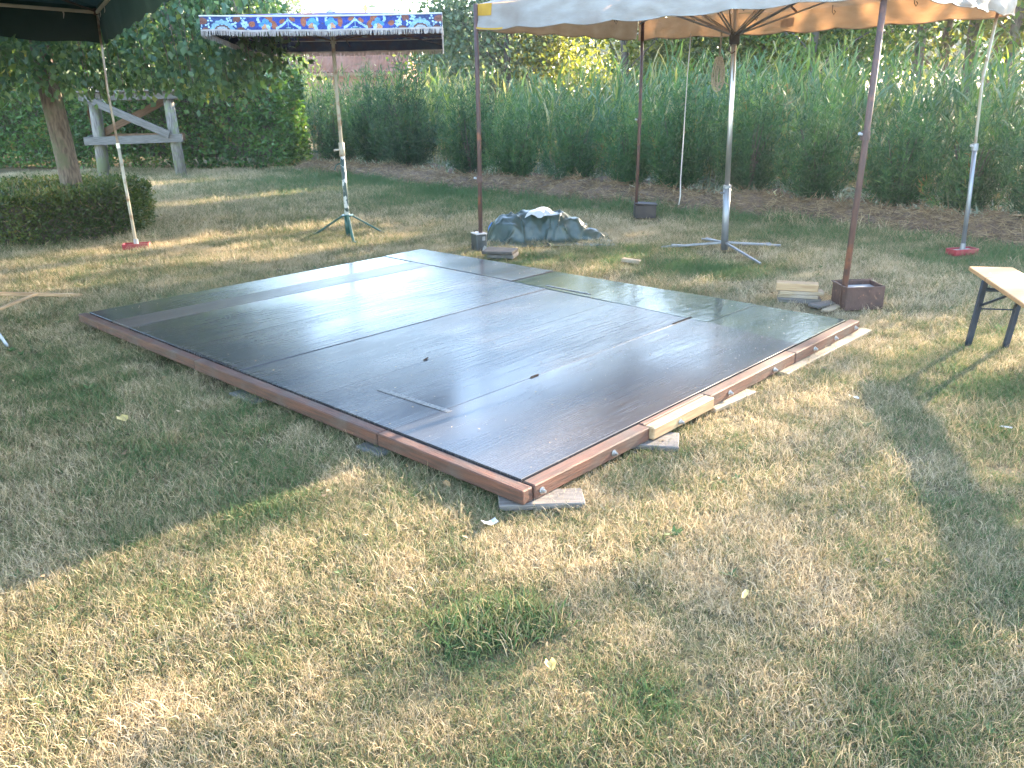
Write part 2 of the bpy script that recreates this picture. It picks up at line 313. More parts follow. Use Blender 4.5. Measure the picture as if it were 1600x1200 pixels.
def leaves(P, D, L, W, tint, rg, fold=.25, N=None):
    """n folded diamond leaves: base P, direction D, length L, width W"""
    n = len(P); D = unit(D)
    if N is None: N = rg.normal(size=(n, 3))
    S = unit(np.cross(D, N)); U = np.cross(S, D)
    L = np.broadcast_to(L, (n,))[:, None]; W = np.broadcast_to(W, (n,))[:, None]
    mid = P + D * L * .45
    V = np.stack([P, mid + S * W * .5 + U * W * fold, P + D * L, mid - S * W * .5 + U * W * fold], 1).reshape(-1, 3)
    i = np.arange(n)[:, None] * 4
    F = np.concatenate([i + [0, 1, 2], i + [0, 2, 3]])
    return V, F, np.repeat(tint, 4)

def join(parts):
    V = []; F = []; T = []; k = 0
    for v, f, t in parts:
        V.append(v); F.append(f + k); T.append(t); k += len(v)
    return np.concatenate(V), np.concatenate(F), np.concatenate(T)

def fbm(x, y, s, seed=0, oct=3):
    v = 0; a = 1; tot = 0
    for _ in range(oct):
        v += a * mnoise.noise((x * s + seed * 7.3, y * s - seed * 3.1, seed * 1.7)); tot += a; a *= .5; s *= 2.1
    return v / tot

# ---------------------------------------------------------------- where the low sun comes through the tree belt (ground points)
LIT = [(-1.0, 2.2, 1.7, 1.05), (-9.6, 5.9, 2.6, 1.5), (-1.15, 2.25, 1.0, .62), (-.75, 2.85, .42, .36), (-.35, 2.55, .5, .35), (-2.3, 1.7, .9, .6), (-.9, 1.75, .7, .4), (1.75, 3.05, .42, .22), (2.1, 2.6, .5, .3),
       (2.6, 5.05, .45, .3), (1.9, 4.25, .4, .22), (-3.6, 7.8, 1.3, .22), (-4.2, 8.5, 1.5, .2), (-3.6, 6.75, 1.2, .25), (-2.4, 8.3, .9, .25), (-1.3, 8.9, .8, .2), (-2.6, 9.9, 1.2, .2),
       (-5.2, 18.2, 3, .35), (-6, 15.4, 2.2, .25), (-4.2, 12.8, 2, .25), (-.3, 8.2, .6, .35), (.7, 7.2, .5, .25), (3.0, 4.6, .5, .3), (-3.2, 11.3, 1.6, .2)]
SOFT = [(2.3, 3.3, 1.3, .9), (1.6, 2.3, 3.6, 1.9), (2.4, 4.6, 1.5, .9), (-3.3, 8.2, 3, 1.2), (-5, 14, 5, 2.5)]
CS, SN = math.cos(SUN_AZ), math.sin(SUN_AZ)
def lit_mask(P):
    """True where the shadow of point P would fall on one of the sunny patches (or on the white tent roof)"""
    k = P[:, 2] / SUN.z; gx = P[:, 0] - SUN.x * k; gy = P[:, 1] - SUN.y * k
    out = np.zeros(len(P), bool)
    for cx, cy, a, b2 in LIT:      # ellipses stretched along the sun's bearing
        dx, dy = gx - cx, gy - cy; al = dx * SN + dy * CS; ac = dx * CS - dy * SN
        out |= (al / a) ** 2 + (ac / b2) ** 2 < 1
    soft = np.zeros(len(P), bool)
    for cx, cy, a, b2 in SOFT:
        dx, dy = gx - cx, gy - cy; al = dx * SN + dy * CS; ac = dx * CS - dy * SN; soft |= (al / a) ** 2 + (ac / b2) ** 2 < 1
    out |= soft & (np.random.default_rng(len(P)).uniform(size=len(P)) < .55)
    # white tent roof, at 2.3 m
    kk = 2.35 / SUN.z; tx, ty = 1.96 - SUN.x * kk, 8.02 - SUN.y * kk
    dx, dy = gx - tx, gy - ty; al = dx * .722 - dy * .692; ac = dx * .66 + dy * .75
    out |= (abs(al) < 1.7) & (abs(ac) < 1.25)
    return out

# ================================================================ SETTING: ground, grass, straw bank
def gnd(name='lawn'):
    xs = np.unique(np.concatenate([np.linspace(-300, 300, 25), np.linspace(-16, 16, 129)])); ys = np.unique(np.concatenate([np.linspace(-300, 400, 25), np.linspace(-6, 26, 129)]))
    V = np.array([(x, y, .012 * fbm(x, y, .7, 3) if -14 < x < 14 and -5 < y < 24 else 0) for y in ys for x in xs]); nx = len(xs)
    F = np.array([(j * nx + i, j * nx + i + 1, (j + 1) * nx + i + 1, (j + 1) * nx + i) for j in range(len(ys) - 1) for i in range(nx - 1)])
    return tag(link(name, arr_mesh(name, V - [0, 0, .008], F), M['ground']), kind='structure')
gnd()

# bank line at the foot of the shrubs (metres), running from the tall hedge to the right and on past the frame
BANK = [(-4.3, 18.1), (-2.97, 16.9), (-1.02, 14.3), (.54, 12.85), (1.83, 11.75), (3.27, 10.6), (4.32, 9.35), (5.04, 8.15), (5.75, 6.9), (6.5, 5.5), (7.2, 4.0)]
def along(pts, s):
    n = len(pts) - 1; k = min(int(s * n), n - 1); t = s * n - k
    a, b2 = Vector(pts[k]), Vector(pts[k + 1]); d = (b2 - a).normalized()
    return a.lerp(b2, t), Vector((-d.y, d.x)) if False else Vector((-d.y, d.x))
def bank_pt(s, off):
    p, nrm = along(BANK, s)
    return p + nrm * off                                     # +off = away from the camera
BANK_A = np.array(BANK)
def bank_side(x, y):
    """signed distance to the bank line: > 0 beyond it"""
    best = 1e9; sg = 0
    for i in range(len(BANK) - 1):
        ax, ay = BANK[i]; bx, by = BANK[i + 1]; dx, dy = bx - ax, by - ay; L2 = dx * dx + dy * dy
        t = max(0, min(1, ((x - ax) * dx + (y - ay) * dy) / L2)); px, py = x - ax - t * dx, y - ay - t * dy; d = math.hypot(px, py)
        if d < best: best = d; sg = 1 if (-dy * px + dx * py) > 0 else -1
    return best * sg

# ---- lawn: clumps of blades scattered on points
DECK_N = Vector((.031, 2.907, 0)); DECK_A = R(46.794); DW, DD = 3.06, 4.06
ca, sa = math.cos(DECK_A), math.sin(DECK_A)
def deck_uv(x, y):
    dx, dy = x - DECK_N.x, y - DECK_N.y
    return dx * ca + dy * sa, -dx * sa + dy * ca
def deck_xy(u, v): return DECK_N.x + u * ca - v * sa, DECK_N.y + u * sa + v * ca

clumps = bpy.data.collections.new('grass_clumps')
def make_clump(idx, nb, rad, lmin, lmax, wid, flat):
    rg = np.random.default_rng(100 + idx)
    a = rg.uniform(0, 2 * np.pi, nb); r = rad * np.sqrt(rg.uniform(0, 1, nb)); P = np.stack([r * np.cos(a), r * np.sin(a), np.full(nb, -.006)], 1)
    az = rg.uniform(0, 2 * np.pi, nb); tilt = np.clip(rg.normal(flat, .32, nb), .05, 1.45); L = rg.uniform(lmin, lmax, nb); W = wid * rg.uniform(.7, 1.3, nb)
    h = np.stack([np.cos(az), np.sin(az), np.zeros(nb)], 1); up = np.array([0, 0, 1.])
    d0 = unit(h * np.sin(tilt * .55)[:, None] + up * np.cos(tilt * .55)[:, None]); d1 = unit(h * np.sin(np.minimum(tilt * 1.18, 1.62))[:, None] + up * np.cos(np.minimum(tilt * 1.18, 1.62))[:, None])
    sd = unit(np.cross(d0, rg.normal(size=(nb, 3)))); Lc = L[:, None]; Wc = W[:, None]
    mid = P + d0 * Lc * .5; tip = mid + d1 * Lc * .5; tip[:, 2] = np.maximum(tip[:, 2], .003)
    V = np.stack([P - sd * Wc * .5, P + sd * Wc * .5, mid + sd * Wc * .45, mid - sd * Wc * .45, tip], 1).reshape(-1, 3); i = np.arange(nb)[:, None] * 5
    F = np.concatenate([i + [0, 1, 2], i + [0, 2, 3], i + [3, 2, 4]]); T = np.repeat(rg.uniform(0, 1, nb), 5)
    o = bpy.data.objects.new('grass_clump', arr_mesh('grass_clump', V, F, T)); o.data.materials.append(M['grass']); clumps.objects.link(o)
for k in range(5): make_clump(k, 56, .066, .018, .058, .0017, .95)       # short dry turf
for k in range(5, 8): make_clump(k, 30, .055, .03, .075, .0034, .8)        # longer green tufts

def make_weed(idx):
    rg = np.random.default_rng(140 + idx); n = 9; az = np.arange(n) * 2.4 + rg.normal(size=n) * .3; el = rg.uniform(.15, .7, n)
    D = np.stack([np.cos(az) * np.cos(el), np.sin(az) * np.cos(el), np.sin(el)], 1); V, F, T = leaves(np.tile([[0, 0, .004]], (n, 1)), D, rg.uniform(.03, .07, n), rg.uniform(.012, .024, n), rg.uniform(0, .35, n), rg, .15, np.tile([[0, 0, 1.]], (n, 1)) + rg.normal(size=(n, 3)) * .2)
    o = bpy.data.objects.new('grass_clump', arr_mesh('grass_clump', V, F, T)); o.data.materials.append(M['grass']); clumps.objects.link(o)
for k in range(3): make_weed(k)
GREEN = [(-.05, 2.12, .15, .6), (1.62, 7.15, .30, .9), (2.05, 7.1, .35, .6), (-2.2, 4.0, .5, .35), (-3.0, 4.9, .5, .3), (-1.2, 3.75, .35, .3), (2.35, 4.0, .25, .4), (2.0, 4.3, .3, .2),
         (1.25, 8.0, .5, .45), (-.2, 8.05, .35, .4), (.2, 7.6, .6, .5), (-1.3, 12.6, 1.5, .5), (-3.5, 15.5, 2, .4), (4.1, 7.4, .6, .45), (3.2, 8.9, .8, .5), (1.9, 10.6, .9, .5), (.3, 11.6, .9, .5), (-.7, 13.2, .8, .5), (-2.2, 15.2, 1, .5)]
def dryness(x, y):
    d = .60 + .50 * fbm(x, y, .8, 1, 3) + .60 * fbm(x, y, 5.0, 2, 2)
    # greener left of the platform as painted bluish shade, and greener towards the bank
    if y < 2.9: d -= .02
    d -= .08 * math.exp(-((x + 2.0) ** 2 / 1.6 + (y - 4.0) ** 2 / 1.2))
    bs = bank_side(x, y)
    if -1.3 < bs: d -= .27 * min(1, (bs + 1.3) / .9)
    
    for gx, gy, gr, gk in GREEN:
        q = ((x - gx) ** 2 + (y - gy) ** 2) / (gr * gr)
        if q < 4: d -= max(gk, .25) * .9 * math.exp(-q)
    return d, bs
CLEAR = [(4.17, 7.62, .22), (-3.9, 8.68, .2), (2.45, 5.72, .2), (1.64, 10.2, .24), (-.3, 8.18, .14), (-.1, 7.8, .2), (2.12, 5.88, .2), (1.1, 7.45, .1), (.36, 8.6, .4), (2.06, 7.8, .35)]
pts = []; dry = []; scl = []; rot = []; idx = []
def scatter(r0, r1, dens, s0, s1, span=R(56)):
    n = int(.5 * 2 * span * (r1 * r1 - r0 * r0) * dens)
    rr = np.sqrt(rng.uniform(r0 * r0, r1 * r1, n)); aa = rng.uniform(-span, span, n)
    for x, y in zip(rr * np.sin(aa), rr * np.cos(aa)):
        u, v = deck_uv(x, y)
        if -.05 < u < DW and -.05 < v < DD + .02: continue
        if (x + 5.4) ** 2 + (y - 9.95) ** 2 < .95: continue
        d, bs = dryness(x, y)
        if bs > -.22 and rnd.random() < .93: continue
        if any((x - ex) ** 2 + (y - ey) ** 2 < er * er for ex, ey, er in CLEAR) and rnd.random() < .75: continue
        thin = fbm(x, y, 2.6, 9, 2)
        if thin < -.38 and rnd.random() < .4: continue
        tall = (d < .15 and rnd.random() < .22) or (bs > -.75 and rnd.random() < .35)
        pts.append((x, y, .012 * fbm(x, y, .7, 3) - .006)); dry.append(d); scl.append(rnd.uniform(s0, s1) * (1.0 + .35 * max(-.6, min(.8, thin * 1.5))) * (1.15 if bs > -.7 and tall else 1))
        rot.append((rnd.uniform(-.15, .15), rnd.uniform(-.15, .15), rnd.uniform(0, 6.28))); idx.append(rnd.randrange(5, 8) if tall else rnd.randrange(5))
scatter(.5, 3.2, 1050, .75, 1.15, R(84)); scatter(3.2, 6, 620, .85, 1.3, R(64)); scatter(6, 10, 300, 1.1, 1.7); scatter(10, 21, 110, 1.5, 2.5)
for k in range(240):
    rr, aa = math.sqrt(rnd.uniform(1.2, 90)), rnd.uniform(-R(45), R(45)); x, y = rr * math.sin(aa), rr * math.cos(aa); u, v = deck_uv(x, y)
    if -.1 < u < DW + .05 and -.1 < v < DD + .05 or bank_side(x, y) > -.2 or fbm(x, y, .7, 12, 2) < -.05: continue
    pts.append((x, y, .004)); dry.append(rnd.uniform(.1, .5)); scl.append(rnd.uniform(.4, .85)); rot.append((0, 0, rnd.uniform(0, 6.28))); idx.append(rnd.randrange(8, 11))
for k in range(62):
    x, y = -.05 + rnd.gauss(0, .095), 2.12 + rnd.gauss(0, .055)
    pts.append((x, y, .0)); dry.append(rnd.uniform(.02, .38)); scl.append(rnd.uniform(.7, 1.2)); rot.append((rnd.uniform(-.3, .3), rnd.uniform(-.3, .3), rnd.uniform(0, 6.28))); idx.append(rnd.randrange(5, 8))
me = bpy.data.meshes.new('grass'); me.vertices.add(len(pts)); me.vertices.foreach_set('co', np.array(pts, np.float32).ravel())
for nm, ty, arr in (('dry', 'FLOAT', dry), ('scl', 'FLOAT', scl)):
    me.attributes.new(nm, ty, 'POINT').data.foreach_set('value', np.array(arr, np.float32))
me.attributes.new('rot', 'FLOAT_VECTOR', 'POINT').data.foreach_set('vector', np.array(rot, np.float32).ravel())
me.attributes.new('idx', 'INT', 'POINT').data.foreach_set('value', np.array(idx, np.int32))
me.update()
grass = tag(link('grass', me, M['grass']), kind='stuff')
ng = bpy.data.node_groups.new('lawn_scatter', 'GeometryNodeTree')
ng.interface.new_socket('Geometry', in_out='INPUT', socket_type='NodeSocketGeometry'); ng.interface.new_socket('Geometry', in_out='OUTPUT', socket_type='NodeSocketGeometry')
gi = ng.nodes.new('NodeGroupInput'); go = ng.nodes.new('NodeGroupOutput'); ip = ng.nodes.new('GeometryNodeInstanceOnPoints'); ci = ng.nodes.new('GeometryNodeCollectionInfo')
ci.inputs['Collection'].default_value = clumps; ci.inputs['Separate Children'].default_value = True; ci.inputs['Reset Children'].default_value = True
def nattr(nm, ty):
    n = ng.nodes.new('GeometryNodeInputNamedAttribute'); n.data_type = ty; n.inputs['Name'].default_value = nm; return n.outputs['Attribute']
ng.links.new(gi.outputs[0], ip.inputs['Points']); ng.links.new(ci.outputs[0], ip.inputs['Instance']); ip.inputs['Pick Instance'].default_value = True
ng.links.new(nattr('idx', 'INT'), ip.inputs['Instance Index']); ng.links.new(nattr('scl', 'FLOAT'), ip.inputs['Scale'])
e2r = ng.nodes.new('FunctionNodeEulerToRotation'); ng.links.new(nattr('rot', 'FLOAT_VECTOR'), e2r.inputs[0]); ng.links.new(e2r.outputs[0], ip.inputs['Rotation'])
ng.links.new(ip.outputs[0], go.inputs[0])
grass.modifiers.new('scatter', 'NODES').node_group = ng

# ---- low bank of dry clippings under the shrubs
V = []; nx, nyb = 130, 10
for j in range(nyb + 1):
    for i in range(nx + 1):
        s = i / nx; o_ = -.34 + 1.35 * j / nyb; p = bank_pt(s, o_ + .10 * mnoise.noise((s * 30, 0, 1)))
        h = math.sin(math.pi * min(1, j / nyb * 1.3 + .02) if j / nyb < .5 else math.pi * .66) * .24 * (.55 + .9 * abs(mnoise.noise((s * 26, 3, 2))))
        V.append((p.x, p.y, max(-.02, h + .02 * mnoise.noise((s * 140, j * .9, 5))) - .01))
F = np.array([(j * (nx + 1) + i, j * (nx + 1) + i + 1, (j + 1) * (nx + 1) + i + 1, (j + 1) * (nx + 1) + i) for j in range(nyb) for i in range(nx)])
bankm = mat('clippings', (.15, .10, .065), (.085, .055, .038), 30, rough=.95, bump=.8, bscale=60)
tag(link('straw_bank', arr_mesh('straw_bank', np.array(V), F), bankm), kind='structure')
n = 34000; rg = np.random.default_rng(3)
ss = rg.uniform(0, .93, n); oo = rg.uniform(-.38, .7, n); P = []
for s, o_ in zip(ss, oo):
    p = bank_pt(s, o_); jj = (o_ + .34) / 1.35
    P.append((p.x, p.y, max(0, math.sin(math.pi * min(1, jj * 1.3 + .02)) * .24 * (.55 + .9 * abs(mnoise.noise((s * 26, 3, 2)))) if jj < .6 else .14) + rg.uniform(-.01, .02)))
D = rg.normal(size=(n, 3)) * [1, 1, .35]
V, F, T = leaves(np.array(P), D, rg.uniform(.06, .2, n), .008, rg.uniform(0, 1, n), rg, .1)
tag(link('straw', arr_mesh('straw', V, F, T), M['straw']), kind='stuff')

# ---- grey weeds beyond the bank
n = 14000; s = rg.uniform(0, .93, n); P = []
for k in range(n):
    p = bank_pt(s[k], .35 + 3.2 * rg.uniform(0, 1) ** 1.6); P.append((p.x, p.y, rg.uniform(0, .16)))
D = rg.normal(size=(n, 3)) * [1, 1, .5] + [0, 0, .7]
V, F, T = leaves(np.array(P), D, rg.uniform(.06, .16, n), rg.uniform(.012, .035, n), rg.uniform(0, 1, n) ** .8, rg, .2)
tag(link('undergrowth', arr_mesh('undergrowth', V, F, T), M['weed_leaf']), kind='stuff')

# ---- reeds
def reed_bed(name, count, seed):
    rg = np.random.default_rng(seed); Vs = []; Fs = []; Ts = []; k0 = 0
    for q in range(count):
        s = rg.uniform(0, .97) ** .9; off = 1.6 + 4.4 * rg.uniform(0, 1) ** 1.3; p = bank_pt(s, off)
        if s < .09 and off < 2: continue
        if q % 6 == 0: p = Vector((rg.uniform(-6.2, -.8), rg.uniform(20.4, 25))); s = .5
        right = max(0, min(1, (p.x + 1.5) / 5)); H = (1.22 + .18 * right + .12 * max(0, min(1, (-p.x - .4) / 2))) * rg.uniform(.62, 1.2) + .05 * off
        dr_ = mnoise.noise((p.x * .55, p.y * .55, 4)); dr2 = mnoise.noise((p.x * .9, p.y * .9, 9)); H *= 1 + .32 * dr2
        lean = np.array([.20 + .45 * dr_, .10, 0]) * (0.4 + right) * rg.uniform(.0, 2.2) + rg.normal(size=3) * [.15, .15, 0]
        base = np.array([p.x, p.y, 0.]); dead = rg.uniform() < .18
        def stem(t): return base + np.array([0, 0, H]) * t + lean * H * t * t
        # stem as a narrow three-sided ribbon
        pts_ = [stem(t) for t in (0, .5, 1)]; w = .005
        for a_ in (0, 2.1, 4.2):
            dx = np.array([math.cos(a_), math.sin(a_), 0]) * w; dy = np.array([math.cos(a_ + 2.1), math.sin(a_ + 2.1), 0]) * w
            Vs += [pts_[0] + dx, pts_[0] + dy, pts_[1] + dx, pts_[1] + dy, pts_[2]]; Fs += [(k0, k0 + 1, k0 + 3), (k0, k0 + 3, k0 + 2), (k0 + 2, k0 + 3, k0 + 4)]
            Ts += [.86 + .14 * rg.uniform() if dead or rg.uniform() < .4 else .5] * 5; k0 += 5
        nl = 5 if dead else 12
        for j in range(nl):
            t = .25 + .75 * (j + rg.uniform()) / nl; b0 = stem(min(t, 1)); az = rg.uniform(0, 6.283); el = rg.uniform(.55, 1.4)
            hd = np.array([math.cos(az) + .5 * right, math.sin(az) + .2 * right, 0]); hd /= np.linalg.norm(hd)
            L = rg.uniform(.26, .60); w = rg.uniform(.008, .019); d = hd * math.cos(el) + np.array([0, 0, math.sin(el)]); sd = np.cross(d, [0, 0, 1.]); sd /= np.linalg.norm(sd) + 1e-6
            p1 = b0 + d * L * .4; d2 = d + np.array([0, 0, -.16]) + hd * .12; d2 /= np.linalg.norm(d2); p2 = p1 + d2 * L * .35; d3 = d2 + np.array([0, 0, -.38]); d3 /= np.linalg.norm(d3); p3 = p2 + d3 * L * .3
            Vs += [b0, p1 - sd * w, p1 + sd * w, p2 - sd * w * .7, p2 + sd * w * .7, p3]
            Fs += [(k0, k0 + 1, k0 + 2), (k0 + 1, k0 + 4, k0 + 2), (k0 + 1, k0 + 3, k0 + 4), (k0 + 3, k0 + 5, k0 + 4)]
            Ts += [(.85 + .15 * rg.uniform()) if dead else min(.84, max(0, .36 + .55 * dr2 + .42 * (rg.uniform() - .5)) + (.3 if rg.uniform() < .07 else 0))] * 6; k0 += 6
        if rg.uniform() < (.40 if p.x < -.5 else .05):        # feathery plume
            top = stem(1)
            for j in range(16):
                a_ = rg.uniform(0, 6.283); b0 = top + np.array([0, 0, rg.uniform(-.05, .16)]); d = np.array([math.cos(a_) * .5 + .25, math.sin(a_) * .5, .9]); L = rg.uniform(.05, .12); sd = np.cross(d, [math.sin(a_), math.cos(a_), .3]); sd /= np.linalg.norm(sd)
                Vs += [b0, b0 + d * L * .5 + sd * .008, b0 + d * L]; Fs += [(k0, k0 + 1, k0 + 2)]; Ts += [.93 + .07 * rg.uniform()] * 3; k0 += 3
    return tag(link(name, arr_mesh(name, np.array(Vs), np.array(Fs), np.array(Ts)), M['reed_leaf']), 'dense stand of tall green reeds with dry canes behind the shrub row', 'reeds', kind='stuff')
reed_bed('reeds', 3000, 11)

# ================================================================ PLANTS
# ---- row of feathery shrubs along the bank
def shrub_mesh(seed, H=1.5):
    rg = np.random.default_rng(seed); parts = []; n_sh = 95
    for q in range(n_sh):
        a = rg.uniform(0, 6.283); r = .10 * rg.uniform() ** .5; spread = rg.uniform(.06, .56) * H * .55
        b0 = np.array([math.cos(a) * r, math.sin(a) * r, .02]); h = H * rg.uniform(.42, 1.06) * (1 - .18 * (spread / (H * .3)) ** 2)
        tip = np.array([math.cos(a) * spread, math.sin(a) * spread, h]); n = 78
        t = rg.uniform(.10, 1, n); bow = np.array([math.cos(a), math.sin(a), 0]) * spread * .35
        P = b0 + (tip - b0) * t[:, None] + bow * (np.sin(t * np.pi))[:, None] + rg.normal(size=(n, 3)) * .015
        ax = unit(tip - b0); D = ax * .75 + rg.normal(size=(n, 3)) * .62 + [0, 0, .12]
        tint = np.clip(.12 + .55 * t * rg.uniform(.1, 1.1) + rg.normal(size=n) * .16 + (.5 if rg.uniform() < .04 else 0), 0, 1)
        parts.append(leaves(P, D, rg.uniform(.06, .16, n) * (1.15 - .4 * t), rg.uniform(.007, .015, n), tint, rg, .1))
    return arr_mesh('foliage', *join(parts))
shrub_meshes = [shrub_mesh(40 + k) for k in range(5)]
def stem_mesh(seed):
    rr = random.Random(seed); mb = MB()
    for q in range(7):
        a = rr.uniform(0, 6.28); mb.tube([(0, 0, -.05), (math.cos(a) * .05, math.sin(a) * .05, .35), (math.cos(a) * .22, math.sin(a) * .22, .95)], [.016, .012, .004], 5, False)
    me = bpy.data.meshes.new('stem'); me.from_pydata(mb.v, [], mb.f); me.update(); return me
stem_meshes = [stem_mesh(60 + k) for k in range(3)]
SHRUB_WORDS = ['leftmost dark shrub beside the clipped hedge end', 'tall feathery shrub just left of the blue parasol pole', 'tall feathery shrub just right of the blue parasol pole', 'upright green shrub midway between parasol pole and tent corner pole', 'bright green shrub behind the white tent corner with the yellow patch', 'dark shrub behind the tarpaulin heap', 'shrub left of the dark pole that stands in the dark box', 'shrub behind the hanging white cord', 'brownish shrub just left of the silver tent mast', 'shrub just right of the silver tent mast', 'dark shrub left of the brown pole in the rusty box', 'shrub right of the brown pole in the rusty box', 'shrub behind the pole standing in the red foot', 'last dark shrub at the right frame edge above the bench']
spots = np.linspace(.035, .74, 14)
db = thing('dry_bush', (-3.75, 18.75, 0), 'bare brownish twiggy bush in the gap at the end of the clipped hedge', 'bush'); db.scale = (.8, .8, .95)
M['dry_twig'] = leaf_mat('dry_twig', [(0, (.07, .06, .05)), (.6, (.15, .125, .105)), (.9, (.16, .16, .06)), (1, (.30, .20, .05))], .2, .7, .2)
link('foliage', shrub_mesh(77), M['dry_twig'], db); link('stem', stem_meshes[0], M['dark_bark'], db)
for i, s in enumerate(spots):
    p = bank_pt(float(s) + rnd.uniform(-.006, .006), .55 + rnd.uniform(-.08, .12)); far = 1.16 if s < .25 else 1.0 - .06 * (s > .45)
    t = thing('feathery_shrub', (p.x, p.y, .06), 'dark green ' + SHRUB_WORDS[i] if not SHRUB_WORDS[i].split()[0] in ('leftmost', 'bright', 'dark', 'brownish', 'last', 'upright', 'tall') else SHRUB_WORDS[i], 'shrub', 'feathery shrubs planted along the bank', rnd.uniform(0, 6.28))
    k = rnd.uniform(.88, 1.12) * far; t.scale = (k * 1.12, k * 1.12, k)
    link('foliage', shrub_meshes[i % 5], M['needle'], t); link('stem', stem_meshes[i % 3], M['dark_bark'], t)

# ---- tall clipped hedge at the back left
def hedge_leaves(sampler, n, L, W, seed, jitter=.06):
    rg = np.random.default_rng(seed); P, N = sampler(n, rg)
    P = P + rg.normal(size=(n, 3)) * jitter; D = N * .6 + rg.normal(size=(n, 3)) * .7 + [0, 0, .15]
    tint = np.clip(.35 + .60 * np.array([mnoise.noise((p[0] * 2.1, p[1] * 2.1, p[2] * 2.1)) for p in P]) + rg.normal(size=n) * .22, 0, 1)
    return leaves(P, D, rg.uniform(.7, 1.3, n) * L, rg.uniform(.7, 1.2, n) * W, tint, rg, .2)
HA, HB = Vector((-17, 21.2)), Vector((-4.75, 18.05)); hd = (HB - HA).normalized(); hn = Vector((-hd.y, hd.x)); HL = (HB - HA).length; HT, HH = 1.15, 1.88
def hedge_sampler(n, rg):
    P = []; N = []
    for q in range(n):
        w = rg.uniform(); sx = rg.uniform(0, HL)
        if w < .60: a, b2, z, nn = sx, 0, rg.uniform(.06, HH) ** 1.0, (-hn.x, -hn.y, 0)
        elif w < .78: a, b2, z, nn = sx, rg.uniform(0, HT), HH, (0, 0, 1)
        elif w < .90: a, b2, z, nn = HL, rg.uniform(0, HT), rg.uniform(.05, HH), (hd.x, hd.y, 0)
        else: a, b2, z, nn = sx, HT, rg.uniform(.3, HH), (hn.x, hn.y, 0)
        lump = .16 * fbm(a, z + b2, .9, 4); p = HA + hd * a + hn * b2
        P.append((p.x + nn[0] * lump, p.y + nn[1] * lump, z + nn[2] * lump + .12 * fbm(a, 0, .6, 8))); N.append(nn)
    return np.array(P), np.array(N)
hg = thing('clipped_hedge', ((HA.x + HB.x) / 2, (HA.y + HB.y) / 2, 0), 'tall dark green clipped hedge with a square end behind the wooden stand', 'hedge')
V, F, T = hedge_leaves(hedge_sampler, 40000, .095, .06, 5)
fo = link('foliage', arr_mesh('foliage', V - np.array(hg.location), F, T), M['hedge_leaf'], hg)
q = [HA + hn * .16, HA + hd * (HL - .16) + hn * .16, HA + hd * (HL - .16) + hn * (HT - .16), HA + hn * (HT - .16)]
ob('light_block_core', MB().slab([(p.x, p.y) for p in q], .25, HH - .16), M['dark_bark'], hg)  # solid core added inside to block light through the foliage
mb = MB(); rr = random.Random(4)
for k in range(46):
    p = HA + hd * (k + .5) / 46 * HL + hn * rr.uniform(.1, .3); mb.tube([(p.x, p.y, -.05), (p.x + rr.uniform(-.1, .1), p.y, .5)], [.022, .015], 5, False)
ob('stem', mb, M['dark_bark'], hg)['kind'] = 'stuff'

# ---- round clipped hedge with the weeping tree in the middle
HC = Vector((-5.42, 9.98)); HR = 1.08
def ring_sampler(n, rg):
    P = []; N = []
    for q in range(n):
        a = rg.uniform(0, 6.283); lump = 1 + .06 * fbm(math.cos(a) * 2, math.sin(a) * 2, 1, 6)
        if rg.uniform() < .55:
            z = rg.uniform(.0, .5); r = HR * lump * (1 - .05 * (z < .08)); P.append((HC.x + r * math.cos(a), HC.y + r * math.sin(a), z)); N.append((math.cos(a), math.sin(a), 0))
        else:
            r = HR * lump * math.sqrt(rg.uniform(.08, 1)); P.append((HC.x + r * math.cos(a), HC.y + r * math.sin(a), .5 + .03 * fbm(r * math.cos(a), r * math.sin(a), 2, 3))); N.append((0, 0, 1))
    return np.array(P), np.array(N)
rh = thing('round_hedge', (HC.x, HC.y, 0), 'low round clipped box hedge around the weeping tree trunk', 'hedge')
V, F, T = hedge_leaves(ring_sampler, 30000, .040, .024, 6, .036)
link('foliage', arr_mesh('foliage', V - np.array(rh.location), F, T), M['box_leaf'], rh)
rg = np.random.default_rng(9); P, N = ring_sampler(900, rg); P[:, 2] = np.where(N[:, 2] > .5, P[:, 2] + .02, P[:, 2]); V, F, T = leaves(P, N * .8 + rg.normal(size=P.shape) * .5, rg.uniform(.05, .13, 900), .007, rg.uniform(.4, 1, 900), rg, .1); link('stray_shoot', arr_mesh('stray_shoot', V - np.array(rh.location), F, T), M['straw'], rh)['kind'] = 'stuff'
ob('light_block_core', MB().slab([(HC.x + (HR - .09) * math.cos(k / 28 * 6.283), HC.y + (HR - .09) * math.sin(k / 28 * 6.283)) for k in range(28)], .0, .43), M['dark_bark'], rh)  # unseen solid disc added to stop light passing through the round hedge

